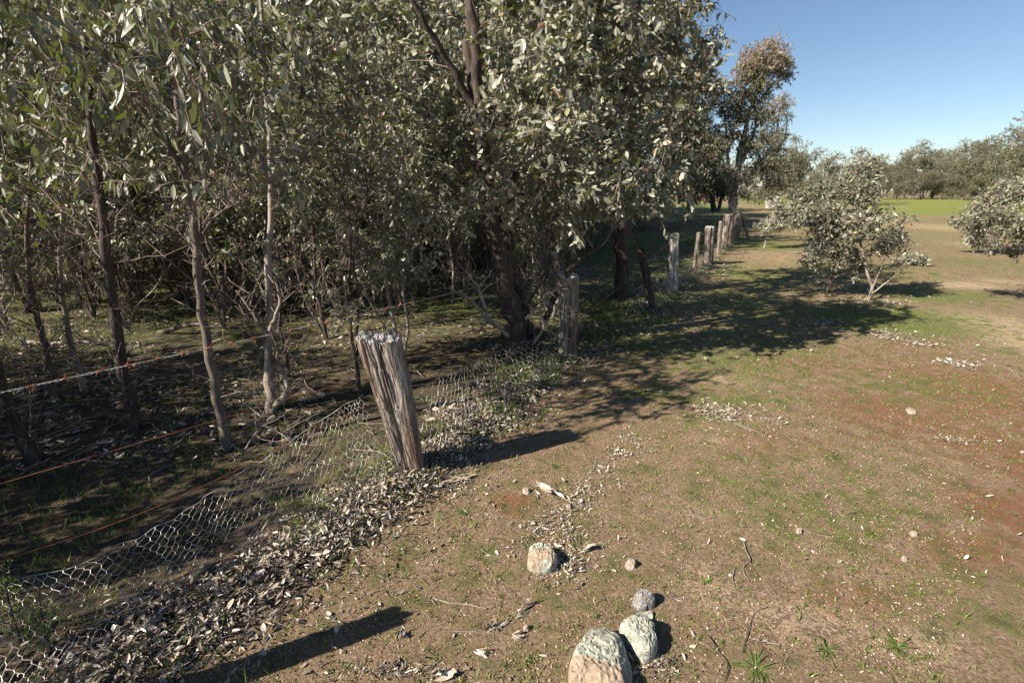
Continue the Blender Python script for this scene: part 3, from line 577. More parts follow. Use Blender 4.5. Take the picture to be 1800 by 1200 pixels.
young([(1343, 437), (1347, 420), (1352, 400), (1360, 370)], gY(1343, 437), .03,
      [(1355, 395, 0, 22, 14), (1385, 385, .3, 24, 16), (1400, 370, .5, 24, 16), (1372, 365, .3, 18, 12)], 150,
      'small pale young tree beside the track past the last posts', 403, leaf=.075, tint=(.6, .25))
young([(1445, 440), (1440, 410), (1425, 370), (1430, 340)], 16.5, .04,
      [(1425, 350, 0, 34, 20), (1405, 375, 0, 26, 14), (1450, 335, 0, 22, 14), (1400, 345, 0, 22, 12)], 200,
      'brownish bushy tree behind the small pale young tree', 404, leaf=.085, tint=(.35, .2), bark=BARK_MID)
young([(1600, 470), (1605, 455), (1612, 440)], gY(1600, 475), .01,
      [(1610, 455, 0, 26, 12), (1620, 470, 0, 16, 8), (1585, 462, 0, 18, 8)], 26, 'low sparse pale bush right of the young trees', 405, leaf=.07, tint=(.6, .2), name='low_bush', cat='bush')
# right edge
young([(1875, 520), (1868, 430), (1850, 330), (1840, 230), (1850, 150)], 7.2, .05,
      [(1800, 345, 0, 50, 30), (1755, 375, -.3, 34, 20), (1720, 385, 0, 28, 14), (1790, 400, -.3, 36, 20), (1850, 310, 0, 40, 30), (1735, 425, .2, 34, 10), (1780, 440, .2, 30, 10), (1812, 205, 0, 10, 20), (1700, 408, 0, 18, 9)], 150,
      'young tree reaching in from the right edge with drooping pale leafy branches', 406, [([(1868, 430), (1820, 400), (1760, 390), (1710, 395)], .02), ([(1850, 330), (1800, 340), (1750, 360)], .018), ([(1872, 460), (1810, 440), (1740, 432)], .016)], tint=(.42, .3), leaf=.055)
hb = AT(1690, 395, 14.0)
young([(1745, 440), (1742, 400), (1735, 360)], 13.2, .04, [(1730, 370, 0, 30, 22), (1700, 385, 0, 20, 14), (1760, 340, 0, 30, 24), (1745, 400, 0, 36, 14)], 200,
      'bushy young tree standing behind the one at the right edge', 407, leaf=.075, tint=(.42, .2))

# ------------------------------------------------------------------ fence
def post(px_base, px_top, Y, w, d, label, seed, name='fence_post', m=None, jag=.02, taper=.8, rz=0.3, crack=True, na=150, nr=70):
    rg_ = np.random.default_rng(seed); b = AT(*px_base, Y); b[2] = float(gz(b[0], b[1])); tp = AT(*px_top, Y)
    ax = tp - b; h = np.linalg.norm(ax); lean = ax[:2] / ax[2]
    a = np.linspace(0, 2 * math.pi, na, endpoint=False); u = np.linspace(0, 1, nr)
    A, U = np.meshgrid(a, u)
    prof = 1 / (np.abs(np.cos(A)) ** 3.2 + np.abs(np.sin(A)) ** 3.2) ** (1 / 3.2)       # squarish section
    grain = vn(A * 3.2 + seed, U * 2.4, seed) * .55 + vn(A * 11 + seed, U * 5.0, 3) * .2 + vn(A * 44, U * 14, 5) * .25
    rr = prof * (1 + .15 * (grain - .5)) * (1 - .07 * sstep(.55, .6, vn(A * 3.5 + seed, U * 4.6, seed + 4)) - .09 * sstep(.6, .64, vn(A * 2.2 + seed, U * 3.1, seed + 8))) * (1 + .12 * (vn(np.cos(A) * 1.5 + 3, U * 2.2, seed) - .5))
    tint_ = .5 + 0 * A
    if crack:                               # drying cracks of uneven width, depth and length
        for q in range(15):
            ca = rg_.random() * 6.28; cw = .016 + .05 * rg_.random() ** 2; cd = .07 + .25 * rg_.random() ** 2; u0 = rg_.random() * .8; ln = .25 + .7 * rg_.random()
            dev = ca + .22 * (vn(U * 2.5, q, ca) - .5) + .04 * (vn(U * 14, q, ca) - .5); da = np.abs((A - dev + math.pi) % (2 * math.pi) - math.pi)
            k_ = np.exp(-(da / cw) ** 2) * sstep(u0 - .08, u0 + .05, U) * sstep(u0 + ln + .08, u0 + ln - .05, U); rr *= 1 - cd * k_; tint_ -= .48 * k_ * min(1, cd * 5)
        hol = np.exp(-((A - 4.45 - .25 * U) / .24) ** 2 - ((U - .36) / .34) ** 2) * (.6 + .8 * vn(A * 9, U * 9, 2)); rr *= 1 - .24 * hol; tint_ -= .25 * hol
    tf = taper + (1 - taper) * U ** .7
    xx = np.cos(A) * rr * w / 2 * tf; yy = np.sin(A) * rr * d / 2 * tf
    c, s_ = math.cos(rz), math.sin(rz); top_off = (vn(np.cos(A) * 5 + 9, np.sin(A) * 5, seed) - .5) * jag * 2 + (vn(np.cos(A) * 16, np.sin(A) * 16, seed) - .5) * jag
    zz = U * h * (ax[2] / h) - .06 * (U == 0) + top_off * U ** 12
    mb = MB(); V = np.stack([xx * c - yy * s_ + lean[0] * zz, xx * s_ + yy * c + lean[1] * zz, zz], -1).reshape(-1, 3)
    I = np.arange(nr * na).reshape(nr, na); J = np.roll(I, -1, 1)
    mb.add(V, np.stack([I[:-1], J[:-1], J[1:], I[1:]], -1).reshape(-1, 4), tint_.ravel(), 0)
    rings = np.linspace(1, .02, 16); A2, K2 = np.meshgrid(a, rings)                      # splintered end grain
    x2 = np.cos(A2) * rr[-1][None] * w / 2 * K2; y2 = np.sin(A2) * rr[-1][None] * d / 2 * K2
    zt = ax[2] + (vn(np.cos(A2) * K2 * 5 + 9, np.sin(A2) * K2 * 5, seed) - .5) * jag * 2 + (vn(np.cos(A2) * K2 * 30, np.sin(A2) * K2 * 30, seed) - .5) * jag * .8 * (K2 < .98) + (vn(np.cos(A2) * K2 * 16, np.sin(A2) * K2 * 16, seed) - .5) * jag * (1 + .6 * (K2 < .98)) - (K2 < .98) * jag * .15
    V = np.stack([x2 * c - y2 * s_ + lean[0] * zt, x2 * s_ + y2 * c + lean[1] * zt, zt], -1).reshape(-1, 3)
    I = np.arange(16 * na).reshape(16, na); J = np.roll(I, -1, 1)
    mb.add(V, np.stack([I[:-1], J[:-1], J[1:], I[1:]], -1).reshape(-1, 4), .95, 0)
    o = mb.obj(name, m or WOOD, None, tuple(b)); tag(o, label, 'fence post', 'posts of the old fence'); return o, b, tp
P1, pb, pt = post((727, 848), (666, 594), 2.53, .235, .18, 'nearest fence post, thick split grey timber with a splintered top, leaning left', 1, jag=.026, taper=.60, rz=.15, na=300, nr=150)
post((997, 634), (1000, 488), 4.67, .185, .16, 'squared grey fence post with dark vertical cracks beside the large dark-barked tree', 2, jag=.03, taper=.95)
post((1147, 547), (1127, 438), 6.8, .10, .10, 'thin dark fence post leaning left between the squared post and the whitish one', 3, m=BARK_DARK, jag=.04, taper=.9)
post((1181, 515), (1184, 411), 8.03, .165, .15, 'whitish lichen-covered fence post with wire round its neck', 4, m=WOODW, taper=1.0)
post((1220, 484), (1228, 410), 9.8, .075, .07, 'slim crooked fence stake between the whitish post and a thick one', 5, taper=1.1, na=40, nr=30)
post((1245, 468), (1248, 399), 11.2, .20, .18, 'thick grey fence post with flat top, next beyond the slim crooked stake', 6, taper=.9, na=60, nr=40)
post((1262, 450), (1267, 390), 12.8, .085, .08, 'narrow brownish fence stake just past the thick flat-topped post', 7, taper=1.1, na=40, nr=30)
post((1276, 438), (1280, 378), 14.4, .22, .2, 'broad grey fence post near the far end of the row, just before the pale stake', 8, taper=1.15, na=60, nr=40)
post((1287, 428), (1289, 376), 15.9, .09, .09, 'slim pale stake squeezed between the last two broad posts', 9, taper=1, na=40, nr=30)
post((1295, 421), (1298, 371), 17.3, .19, .17, 'last fence post of the row, with a slanting brace against it', 10, taper=.95, na=60, nr=40)
post((1317, 411), (1303, 376), 17.5, .09, .08, 'slanting timber brace leaning on the last fence post', 11, name='fence_brace', taper=1, na=40, nr=30)
def post_at(x, y, h, lean, w, label, seed):
    b = np.array((x, y, 0)); d_ = np.array((lean[0], lean[1], h))
    pj = lambda q: (900 + F * q[0] / (q[1] * CP - (q[2] - CAMH) * SP), 600 - F * ((q[2] - CAMH) * CP + q[1] * SP) / (q[1] * CP - (q[2] - CAMH) * SP))
    q = b + d_; return post(pj(b), pj((q[0], y, q[2])), y, w, w, label, seed)
post_at(-1.55, 1.02, .86, (0, 0), .115, 'fence post just outside the left edge whose shadow reaches the bare ground', 12)

# wires
def wire(pts, r, m, name, label, n=60, k=5, sag=0):
    P = smooth_path(np.array(pts), n); P[:, 2] -= sag * np.sin(np.linspace(0, math.pi, n)); mb = MB(); V, Q = tubes(P[None], r, k); mb.add(V, Q, .5, 0, True)
    o = mb.obj(name, m); tag(o, label, 'wire'); return o
def barbed(p0, p1, nb, sag, label):
    e = empty('barbed_wire', tuple(p0)); tag(e, label, 'barbed wire')
    L = p1 - p0; n = 500; u = np.linspace(-.04, 1, n); base = p0 + L * u[:, None]; base[:, 2] -= sag * np.sin(np.clip(u, 0, 1) * math.pi)
    T = unit(L); A = unit(np.cross(T, (0, 0, 1.))); B = np.cross(A, T); ph = u * nb * 2 * math.pi * 1.6
    for k, nm in ((0, 'strand'), (math.pi, 'strand')):
        P = base - p0 + .0034 * (np.cos(ph + k)[:, None] * A + np.sin(ph + k)[:, None] * B); mb = MB(); V, Q = tubes(P[None], .0021, 4); mb.add(V, Q, .5, 0, True); mb.obj(nm, GALV, e)
    rg_ = np.random.default_rng(3)
    for i in range(nb):
        ui = (i + .02 + .06 * (rg_.random() - .5)) / nb; c = p0 + L * ui; c[2] -= sag * math.sin(ui * math.pi); mb = MB()
        uu = np.linspace(0, 1, 20); coil = (uu[:, None] - .5) * .022 * T + .006 * (np.cos(uu * 15)[:, None] * A + np.sin(uu * 15)[:, None] * B)
        V, Q = tubes(coil[None], .0022, 4); mb.add(V, Q, .5, 0)
        for s_ in (1, -1):
            for q in (1, -1):
                a_ = rg_.random() * 6.28; d_ = math.cos(a_) * A + math.sin(a_) * B + T * .5 * s_; st_ = np.array([T * .009 * s_, T * .009 * s_ + d_ * .024 * q]); V, Q = tubes(st_[None], [[.0024, .001]], 4); mb.add(V, Q, .5, 0)
        mb.obj('barb', RUST_BARB, e, tuple(c - p0))
w0 = ray(-14, 693) * 2.2 + np.array((0, 0, CAMH)); w1 = AT(868, 497, 4.7)
barbed(w0, w1, 27, .015, 'twisted barbed wire with orange rusty barbs stretched above the first post to the tree')
pm = lambda x, y, Y_: AT(x, y, Y_)
wire([ray(-30, 859) * 1.75 + np.array((0, 0, CAMH)), ray(300, 762) * 2.05 + np.array((0, 0, CAMH)), pm(632, 664, 2.42)], .0019, RUST, 'fence_wire', 'thin rusty wire running to the left side of the nearest post at mid height')
wire([ray(-30, 997) * 1.60 + np.array((0, 0, CAMH)), ray(300, 880) * 1.9 + np.array((0, 0, CAMH)), pm(668, 706, 2.43), pm(700, 735, 2.43)], .0019, RUST, 'fence_wire', 'lower rusty wire running just above the sagging netting')
wire([pm(705, 640, 2.55), pm(760, 612, 3.2), pm(836, 585, 4.2), pm(885, 568, 4.65)], .003, RUST, 'fence_wire', 'rusty wire from the nearest post to the large dark-barked trunk')
wire([pm(715, 690, 2.5), pm(790, 655, 3.1), pm(860, 622, 4.1), pm(900, 607, 4.6)], .003, RUST, 'fence_wire', 'rusty wire carrying the netting right of the nearest post')
wire([pm(1015, 560, 4.65), pm(1080, 512, 5.7), pm(1130, 470, 6.75), pm(1180, 428, 7.95), pm(1248, 408, 11.1), pm(1280, 385, 14.3)], .004, RUST, 'fence_wire', 'rusty wire strung along the far posts')

# netting
def net(top, bot, ncol, nrow, r, name, label, wob=.006, stretch=None, seed=1):
    rg_ = np.random.default_rng(seed); T = smooth_path(np.array(top), 200); B = smooth_path(np.array(bot), 200)
    def arc(P): 
        s_ = np.concatenate([[0], np.cumsum(np.linalg.norm(np.diff(P, axis=0), axis=1))]); return s_ / s_[-1]
    sT, sB = arc(T), arc(B)
    def at(u, v):                           # u along, v from top 0 to bottom 1
        u = np.clip(u, 0, 1); p = np.stack([np.interp(u, sT, T[:, k]) for k in range(3)], -1); q = np.stack([np.interp(u, sB, B[:, k]) for k in range(3)], -1)
        if stretch: v = v ** stretch
        o = p * (1 - v)[..., None] + q * v[..., None]
        wv = np.stack([vn(u * 37, v * 9, 1 + seed), vn(u * 37, v * 9, 11 + seed), vn(u * 30, v * 7, 21 + seed)], -1) - .5
        o = o + wv * wob * 6; o[..., 2] -= .02 * np.sin(v * math.pi) * np.sin(np.clip(u, 0, 1) * math.pi)
        o[..., 2] = np.maximum(o[..., 2], gz(o[..., 0], o[..., 1]) + .012); return o
    segs = []                               # hexagonal wire mesh: twists run up, slanting wires join them
    for i in range(ncol):
        for j in range(nrow):
            x = i + .5 * (j % 2); y = j
            segs.append(((x, y), (x, y + .38))); segs.append(((x, y + .38), (x + .5, y + 1))); segs.append(((x, y + .38), (x - .5, y + 1)))
    S = np.array(segs, float); S[..., 0] = (S[..., 0] + .5) / (ncol + .5); S[..., 1] /= nrow
    keep = (S[..., 0] > -.001).all(1) & (S[..., 0] < 1.001).all(1) & (S[..., 1] < 1.001).all(1); S = S[keep]
    m_ = np.linspace(0, 1, 4); uv = S[:, 0][:, None] * (1 - m_)[None, :, None] + S[:, 1][:, None] * m_[None, :, None]
    P = at(uv[..., 0], uv[..., 1]); mb = MB(); V, Q = tubes(P, r, 3); mb.add(V, Q, .5, 0)
    uu = np.linspace(0, 1, 150)
    for v in (0., 1.):
        V, Q = tubes(at(uu, 0 * uu + v)[None], r * 1.15, 3); mb.add(V, Q, .5, 0)
    o = mb.obj(name, GALV); tag(o, label, 'wire netting'); return o
def gp(x, y, z):
    p = G(x, y, z); p[2] = gz(p[0], p[1]) + z; return p
net([G(-330, 1180, .20), G(-150, 1085, .24), G(0, 1022, .25), G(150, 985, .25), G(300, 915, .26), G(400, 850, .30), G(510, 775, .38), G(590, 722, .46), pm(638, 690, 2.42)],
    [gp(-400, 1600, .01), gp(-150, 1420, .02), gp(20, 1290, .02), gp(160, 1160, .02), gp(300, 1060, .03), gp(400, 985, .03), gp(500, 925, .03), gp(590, 885, .03), gp(690, 850, .03)], 56, 14, .00105,
    'wire_netting', 'sagging hexagonal wire netting hanging left of the nearest post down to the leaf litter', .0036)
net([pm(715, 692, 2.55), pm(790, 657, 3.1), pm(860, 624, 4.1), pm(930, 600, 4.5), pm(985, 605, 4.6)],
    [gp(735, 830, .03), gp(790, 790, .03), gp(850, 740, .03), gp(930, 690, .03), gp(985, 645, .03)], 34, 9, .0012,
    'wire_netting', 'slack wire netting between the nearest post and the large dark-barked tree', .0035, seed=5)
net([pm(1110, 510, 6.4), pm(1150, 490, 7.0), pm(1180, 478, 8.0), pm(1225, 455, 9.9), pm(1262, 425, 12.8), pm(1285, 410, 15)],
    [gp(1110, 560, .02), gp(1155, 545, .02), gp(1182, 518, .02), gp(1224, 486, .02), gp(1264, 452, .02), gp(1287, 430, .02)], 120, 8, .0014,
    'wire_netting', 'low crumpled netting along the foot of the far fence posts', .008, seed=9)

# ------------------------------------------------------------------ rocks
def rock(outline, h, m, label, name='rock', seed=1, tilt=None, dome=2.4, tintf=None, cat='rock', na=90, nr=26, sink=.02, zc=.5):
    c0 = np.mean(np.array(outline, float), axis=0); Pw = np.array([G(x, y, h * zc)[:2] for x, y in outline]); ctr = Pw.mean(0)
    ang = np.arctan2(Pw[:, 1] - ctr[1], Pw[:, 0] - ctr[0]); ra = np.linalg.norm(Pw - ctr, axis=1); o_ = np.argsort(ang); ang, ra = ang[o_], ra[o_]
    a = np.linspace(-math.pi, math.pi, na, endpoint=False); rd = np.interp(a, np.r_[ang - 2 * math.pi, ang, ang + 2 * math.pi], np.r_[ra, ra, ra])
    k = np.r_[1.0, 1.0, np.linspace(.985, .02, nr - 2)]; A, K = np.meshgrid(a, k)
    rs_ = np.random.default_rng(seed + 90); z = h * (1 - K ** 7) ** .45; rm = rd.mean()
    for q in range(9):                      # broken faces: planes cutting the block
        d_ = rs_.random() * 6.28; sl = .35 + 1.3 * rs_.random(); z = np.minimum(z, h * (1.02 + .1 * rs_.random() + sl * .55) - sl * h * 1.25 * (K * rd[None] / rm) * np.cos(A - d_))
    z = np.maximum(z, h * .1)
    z[0] = -sink; z[1] = h * .12
    rr = rd[None] * K * (1 + .10 * (fbm(np.cos(A) * 2 + seed, np.sin(A) * 2, z * 5, 3) - .5))
    z = z + h * .20 * (fbm(np.cos(A) * K * 2.5 + seed, np.sin(A) * K * 2.5, seed, 3) - .5) * (K < .99) + h * .12 * (vn(np.cos(A) * K * 14, np.sin(A) * K * 14, seed) - .5) * (K < .99)
    V = np.stack([rr * np.cos(A), rr * np.sin(A), z], -1); I = np.arange(len(k) * na).reshape(len(k), na); J = np.roll(I, -1, 1)
    ti = .5 + 0 * z if tintf is None else tintf(V[..., 0], V[..., 1], V[..., 2])
    mb = MB(); mb.add(V.reshape(-1, 3), np.stack([I[:-1], J[:-1], J[1:], I[1:]], -1).reshape(-1, 4), ti.ravel(), 0)
    o = mb.obj(name, m, None, (ctr[0], ctr[1], float(gz(*ctr)))); tag(o, label, cat); return o
rock([(1040, 1106), (1018, 1130), (1003, 1152), (1000, 1180), (1008, 1210), (1030, 1240), (1075, 1250), (1110, 1235), (1112, 1195), (1102, 1150), (1088, 1112), (1062, 1100)], .085, ROCK,
     'large rounded rock at the bottom edge, pale lichen above and orange-tan granite below', seed=2, tintf=lambda x, y, z: np.where(y > -.01 - .35 * x, .9, .12), dome=4.5)
rock([(1148, 1060), (1115, 1068), (1092, 1085), (1090, 1108), (1108, 1125), (1122, 1145), (1135, 1152), (1150, 1145), (1150, 1110), (1147, 1085)], .075, ROCK,
     'wedge-shaped rock covered in pale green lichen, right of the large bottom rock', seed=4, tintf=lambda x, y, z: .95 + 0 * x, dome=5)
rock([(1118, 1040), (1135, 1033), (1150, 1038), (1152, 1052), (1140, 1058), (1120, 1058), (1111, 1050)], .06, GREYROCK, 'small round wrinkled grey stone touching the top of the lichen wedge rock', name='stone', seed=5, cat='stone')
rock([(930, 972), (937, 955), (952, 950), (970, 953), (978, 968), (976, 988), (955, 995), (936, 992), (926, 984)], .075, ROCK, 'half-buried orange and pale rock ringed by dry leaf litter', seed=6, tintf=lambda x, y, z: np.where(y > .0, .7, .3))
rock([(1100, 982), (1110, 976), (1118, 984), (1114, 992), (1104, 991)], .035, ROCKP, 'small pale pinkish stone lying on bare soil right of the leaf-ringed rock', name='stone', seed=7, cat='stone', na=30, nr=10)
rock([(138, 1196), (150, 1186), (168, 1190), (178, 1203), (160, 1215), (140, 1210)], .04, ROCKP, 'pale buff stone under the netting at the bottom left edge', name='stone', seed=8, cat='stone', na=30, nr=10)
for i, (x, y, s_, lb) in enumerate([(925, 1101, 6, 'tiny cream stone below the grey bark pieces'), (925, 862, 7, 'small cream stone beside the grey bark slab'), (1000, 889, 5, 'tiny pinkish stone at the lower tip of the bark slab'), (1405, 930, 5, 'tiny pinkish stone alone on the right-hand soil'), (1590, 980, 5, 'small white stone in the reddish moss'), (1602, 722, 6, 'small white stone in the reddish turf, mid right'), (1607, 936, 6, 'pinkish stone above a white one on the right')]):
    rock([(x - s_, y), (x - s_ * .4, y - s_ * .7), (x + s_ * .6, y - s_ * .6), (x + s_, y + s_ * .2), (x + s_ * .3, y + s_ * .8), (x - s_ * .6, y + s_ * .7)], .02, ROCKP, lb, name='stone', seed=20 + i, cat='stone', na=24, nr=9)

# ------------------------------------------------------------------ sticks and bark pieces
def stick(paths, r, label, name='stick', m=None, lift=.004):
    mb = MB(); r = r * .62; b = onG(*paths[0][0])
    for pp in paths:
        P = np.array([onG(x, y) + np.array((0, 0, lift)) for x, y in pp]) - b; P = smooth_path(P, 24); P[:, :2] += rng.normal(size=(24, 2)) * r * .3; P[:, 2] += rng.random(24) * r
        V, Q = tubes(P[None], np.linspace(r, r * .5, 24)[None], 6); mb.add(V, Q, .5, 0, True)
    o = mb.obj(name, m or STICKM, None, tuple(b)); tag(o, label, 'stick'); return o
def bark_piece(x, y, dx, dy, wpx, label, tint_=.6, curl=.25):
    b = onG(x, y); e_ = onG(x + dx, y + dy); D = (e_ - b); L = np.linalg.norm(D); W = wpx / F * 1.6 * max(1, b[1]) * .8
    mb = MB()
    for k in range(5):                      # a few splintered, curled layers of different length
        m0 = 60; V, Fs, mm = blades(np.array([[0, 0, .006 + .003 * k]]) + D[None] * (.3 * rng.random() * (k > 0)) + rng.normal(size=(1, 3)) * (W * .3, W * .3, .001), D[None] + rng.normal(size=(1, 3)) * .22 * L * (k > 0), np.array([[.4 * rng.normal(), .4 * rng.normal(), 1]]), L * (1 if k == 0 else .35 + .4 * rng.random()), W * (.8 if k == 0 else .3 + .4 * rng.random()), curl * rng.normal() * .6, .25 + .3 * rng.random(), 4)
        V = V + rng.normal(size=V.shape) * W * .10; V[:, 2] = np.maximum(V[:, 2], .001); mb.add(V, Fs, np.clip(tint_ + .12 * rng.normal(), 0, 1), 0)
    o = mb.obj('bark_piece', LITTER, None, tuple(b)); tag(o, label, 'bark'); return o
stick([[(1308, 950), (1312, 968), (1319, 983), (1306, 998), (1316, 1021)]], .006, 'crooked grey twig lying on the soil right of centre')
stick([[(1291, 998), (1288, 1015), (1291, 1030)]], .005, 'short curved twig beside the crooked grey twig')
stick([[(1320, 1120), (1345, 1125), (1372, 1132)]], .008, 'smooth thick grey stick near the grass rosettes')
stick([[(1413, 931), (1430, 938), (1455, 945)]], .004, 'thin straight straw-coloured twig on the right-hand soil')
stick([[(1245, 1115), (1262, 1140), (1280, 1165), (1275, 1195)]], .005, 'thin curved twig right of the lichen wedge rock', m=BARK_DARK)
stick([[(1305, 1145), (1325, 1080), (1350, 1065)]], .003, 'very thin dark twig above the left grass rosette', m=BARK_DARK)
stick([[(1105, 668), (1130, 684), (1165, 690), (1205, 692)], [(1130, 684), (1150, 696)]], .009, 'long thin dead branch on the sunny soil below the second post')
stick([[(1392, 629), (1402, 640), (1425, 646)]], .009, 'bent pale twig at the edge of the tree shadow')
stick([[(1290, 745), (1310, 755), (1330, 760), (1343, 772)]], .008, 'bent dead twig between two small heaps of litter')
stick([[(1510, 552), (1540, 545), (1570, 545)]], .012, 'straight pale stick below the young forked tree', m=BARK_PALE)
stick([[(855, 1070), (820, 1062), (790, 1060)], [(790, 1060), (760, 1052), (765, 1062)]], .004, 'short pale forked twig on mossy soil', m=BARK_PALE)
stick([[(780, 1110), (860, 1112), (868, 1125)]], .0025, 'hair-thin twig left of the bottom rocks')
stick([[(845, 966), (862, 976), (880, 982)]], .004, 'small curved twig left of the leaf-ringed rock')
stick([[(745, 1190), (800, 1180), (870, 1168)]], .004, 'thin twig at the bottom edge, below the bark scraps')
bark_piece(940, 855, 50, 30, 12, 'long grey slab of bark at the top of the leaf trail', .62, .1)
bark_piece(855, 1106, 40, -18, 16, 'dark grey flaking bark piece left of the bottom rocks', .35)
bark_piece(903, 1085, 26, -10, 7, 'pale narrow bark curl just right of the dark flaking one', .7)
bark_piece(915, 1070, 22, -18, 8, 'brown pointed dry leaf of bark above the narrow curl', .45)
bark_piece(705, 1125, 16, -12, 14, 'upright grey bark scrap on the soil, upper one of two', .5, .6)
bark_piece(690, 1175, 18, -24, 9, 'leaning dark bark strip below the upright scrap', .3, .3)
bark_piece(900, 1120, 36, -4, 10, 'curled pale bark piece with raised right end', .75, .6)
bark_piece(838, 1146, 24, 8, 8, 'small brown bark chip near the bottom edge', .92, .2)
bark_piece(760, 1190, 40, -14, 18, 'crumpled grey bark heap at the bottom edge', .6, .5)
bark_piece(1000, 1010, 40, -22, 6, 'long arched strip of bark right of the leaf-ringed rock', .4, .4)
bark_piece(1018, 968, 34, -8, 9, 'grey bark chip at the right of the leaf-ringed rock', .65, .2)
bark_piece(760, 860, 80, -22, 14, 'splintered whitish bark strip at the foot of the nearest post', .95, .15)

# fallen branches and the dead brush by the big tree
def branchy(base, Y, paths, r, label, name='dead_branch', m=BARK_PALE, twigs=10, seed=1, tl=.25):
    rg_ = np.random.default_rng(seed); b = AT(*base, Y); mb = MB()
    for pp, Ya, Yb in paths:
        n = len(pp); P = np.array([AT(x, y, Ya + (Yb - Ya) * k / (n - 1)) for k, (x, y) in enumerate(pp)]) - b; P = smooth_path(P, 24); V, Q = tubes(P[None], np.linspace(r, r * .3, 24)[None], 6); mb.add(V, Q, .5, 0, True)
        i = rg_.integers(6, 24, twigs); S = P[i]; D = unit(rg_.normal(size=(twigs, 3)) + np.array((0, 0, .4))); u = np.linspace(0, 1, 7)[None, :, None]
        T = S[:, None] + D[:, None] * tl * u * (.5 + rg_.random((twigs, 1, 1))); T[:, 1:] += np.cumsum(rg_.normal(size=(twigs, 6, 3)) * .012, 1); V, Q = tubes(T, np.linspace(r * .3, r * .08, 7)[None], 4); mb.add(V, Q, .5, 0)
    o = mb.obj(name, m, None, tuple(b)); tag(o, label, 'branch'); return o
branchy((893, 590), 4.6, [([(893, 590), (872, 572), (855, 560), (835, 535), (815, 520), (790, 505)], 4.6, 4.4), ([(860, 560), (845, 520), (838, 500), (820, 485)], 4.55, 4.5)], .022, 'pale dead branch sticking out left from the foot of the large dark-barked tree', seed=2, twigs=14)
branchy((985, 500), 4.6, [([(925, 560), (955, 530), (975, 510), (1000, 495)], 4.6, 4.5), ([(940, 600), (955, 575), (950, 545)], 4.6, 4.6)], .014, 'tangled pale twigs between the large trunk and the squared post', seed=3, twigs=16)
branchy((560, 590), 5.0, [([(380, 700), (440, 690), (500, 720), (560, 700)], 3.6, 4.0)], .01, 'grey twiggy branch lying in the shade behind the netting', seed=4, twigs=16)
branchy((60, 610), 4.8, [([(40, 602), (90, 604), (140, 600), (200, 610)], 4.9, 4.7)], .03, 'pale fallen limb lying across the forest floor at the left', seed=5, twigs=6)
branchy((400, 700), 3.6, [([(420, 745), (470, 750), (510, 775), (515, 800)], 3.0, 2.9), ([(430, 790), (460, 740), (445, 720)], 2.9, 3.1)], .008, 'dead twig tangle at the foot of the pale forked sapling', seed=6, twigs=20)
branchy((880, 470), 7, [([(280, 585), (340, 570), (400, 575), (470, 560)], 5.6, 5.4)], .03, 'dark fallen log in the thicket behind the grey-brown sapling', seed=7, twigs=8, m=BARK_MID)
branchy((980, 370), 18, [([(1150, 392), (1200, 388), (1270, 384)], 24, 24)], .09, 'grey log lying in the shade behind the far fence posts', seed=8, twigs=6, tl=.6)
post((1352, 365), (1352, 350), gY(1352, 366), .75, .6, 'whitish broken stump by the trees beyond the last post', 40, name='tree_stump', m=WOODW, na=40, nr=20, jag=.2)
post((1364, 363), (1366, 347), gY(1364, 364), .8, .6, 'grey-white stump just right of the whitish broken one', 41, name='tree_stump', m=WOODW, na=40, nr=20, jag=.12)
for o in bpy.data.objects:
    if o.name.startswith('tree_stump'): o['category'] = 'stump'; del o['group']
    if o.name.startswith('fence_brace'): o['category'] = 'brace'

# ------------------------------------------------------------------ litter, grass, crumbs
def scatter_litter(mb, x, y, L=(.03, .08), up=.02, t=(.6, .22), bark=.25, det=4):
    n = len(x); z = gz(x, y) + .004 + up * rng.random(n); a = rng.random(n) * 6.28
    D = np.stack([np.cos(a), np.sin(a), rng.normal(size=n) * .28], -1); N = np.stack([rng.normal(size=n) * .55, rng.normal(size=n) * .55, np.ones(n)], -1)
    Ls = L[0] + (L[1] - L[0]) * rng.random(n) ** 1.6; P = np.stack([x, y, z], -1); ti = np.clip(t[0] + t[1] * rng.normal(size=n), 0, 1)
    isb = rng.random(n) < bark
    for m_, de, wd in ((~isb, det, .36), (isb, det, .2)):
        if m_.sum():
            V, Fs, mm = blades(P[m_], D[m_], N[m_], Ls[m_] * (1 if wd > .3 else 1.25), Ls[m_] * wd * (.6 + .8 * rng.random(m_.sum())), rng.normal(size=m_.sum()) * .2, .05 + .3 * rng.random(m_.sum()), de)
            mb.add(V, Fs, np.repeat(ti[m_], mm), 0)
def band(n, y0, y1, off, sd, pw=1.0):
    y = y0 + (y1 - y0) * rng.random(n) ** pw; x = np.interp(y, FENCE[:, 1], FENCE[:, 0]) + off + rng.normal(size=n) * sd * (.6 + .8 * vn(y * 1.8, 0 * y)); return x, y
mb = MB(); scatter_litter(mb, *band(15000, .6, 3.2, .0, .115, 1.0), (.008, .046), .05, (.38, .31)); scatter_litter(mb, *band(7000, .6, 3.4, -.03, .30, 1.0), (.006, .035), .010, (.4, .3)); scatter_litter(mb, *band(1500, 2.8, 5, .05, .18, 1.0), (.02, .06), .03, (.5, .26)); scatter_litter(mb, *band(2200, 4.6, 12, .1, .35, 1.3), (.03, .07), .03, (.55, .22), .25, 1); 
tag(mb.obj('leaf_litter', LITTER), 'bank of curled grey and tan dry leaves heaped along the netting', 'leaf litter', kind='stuff')
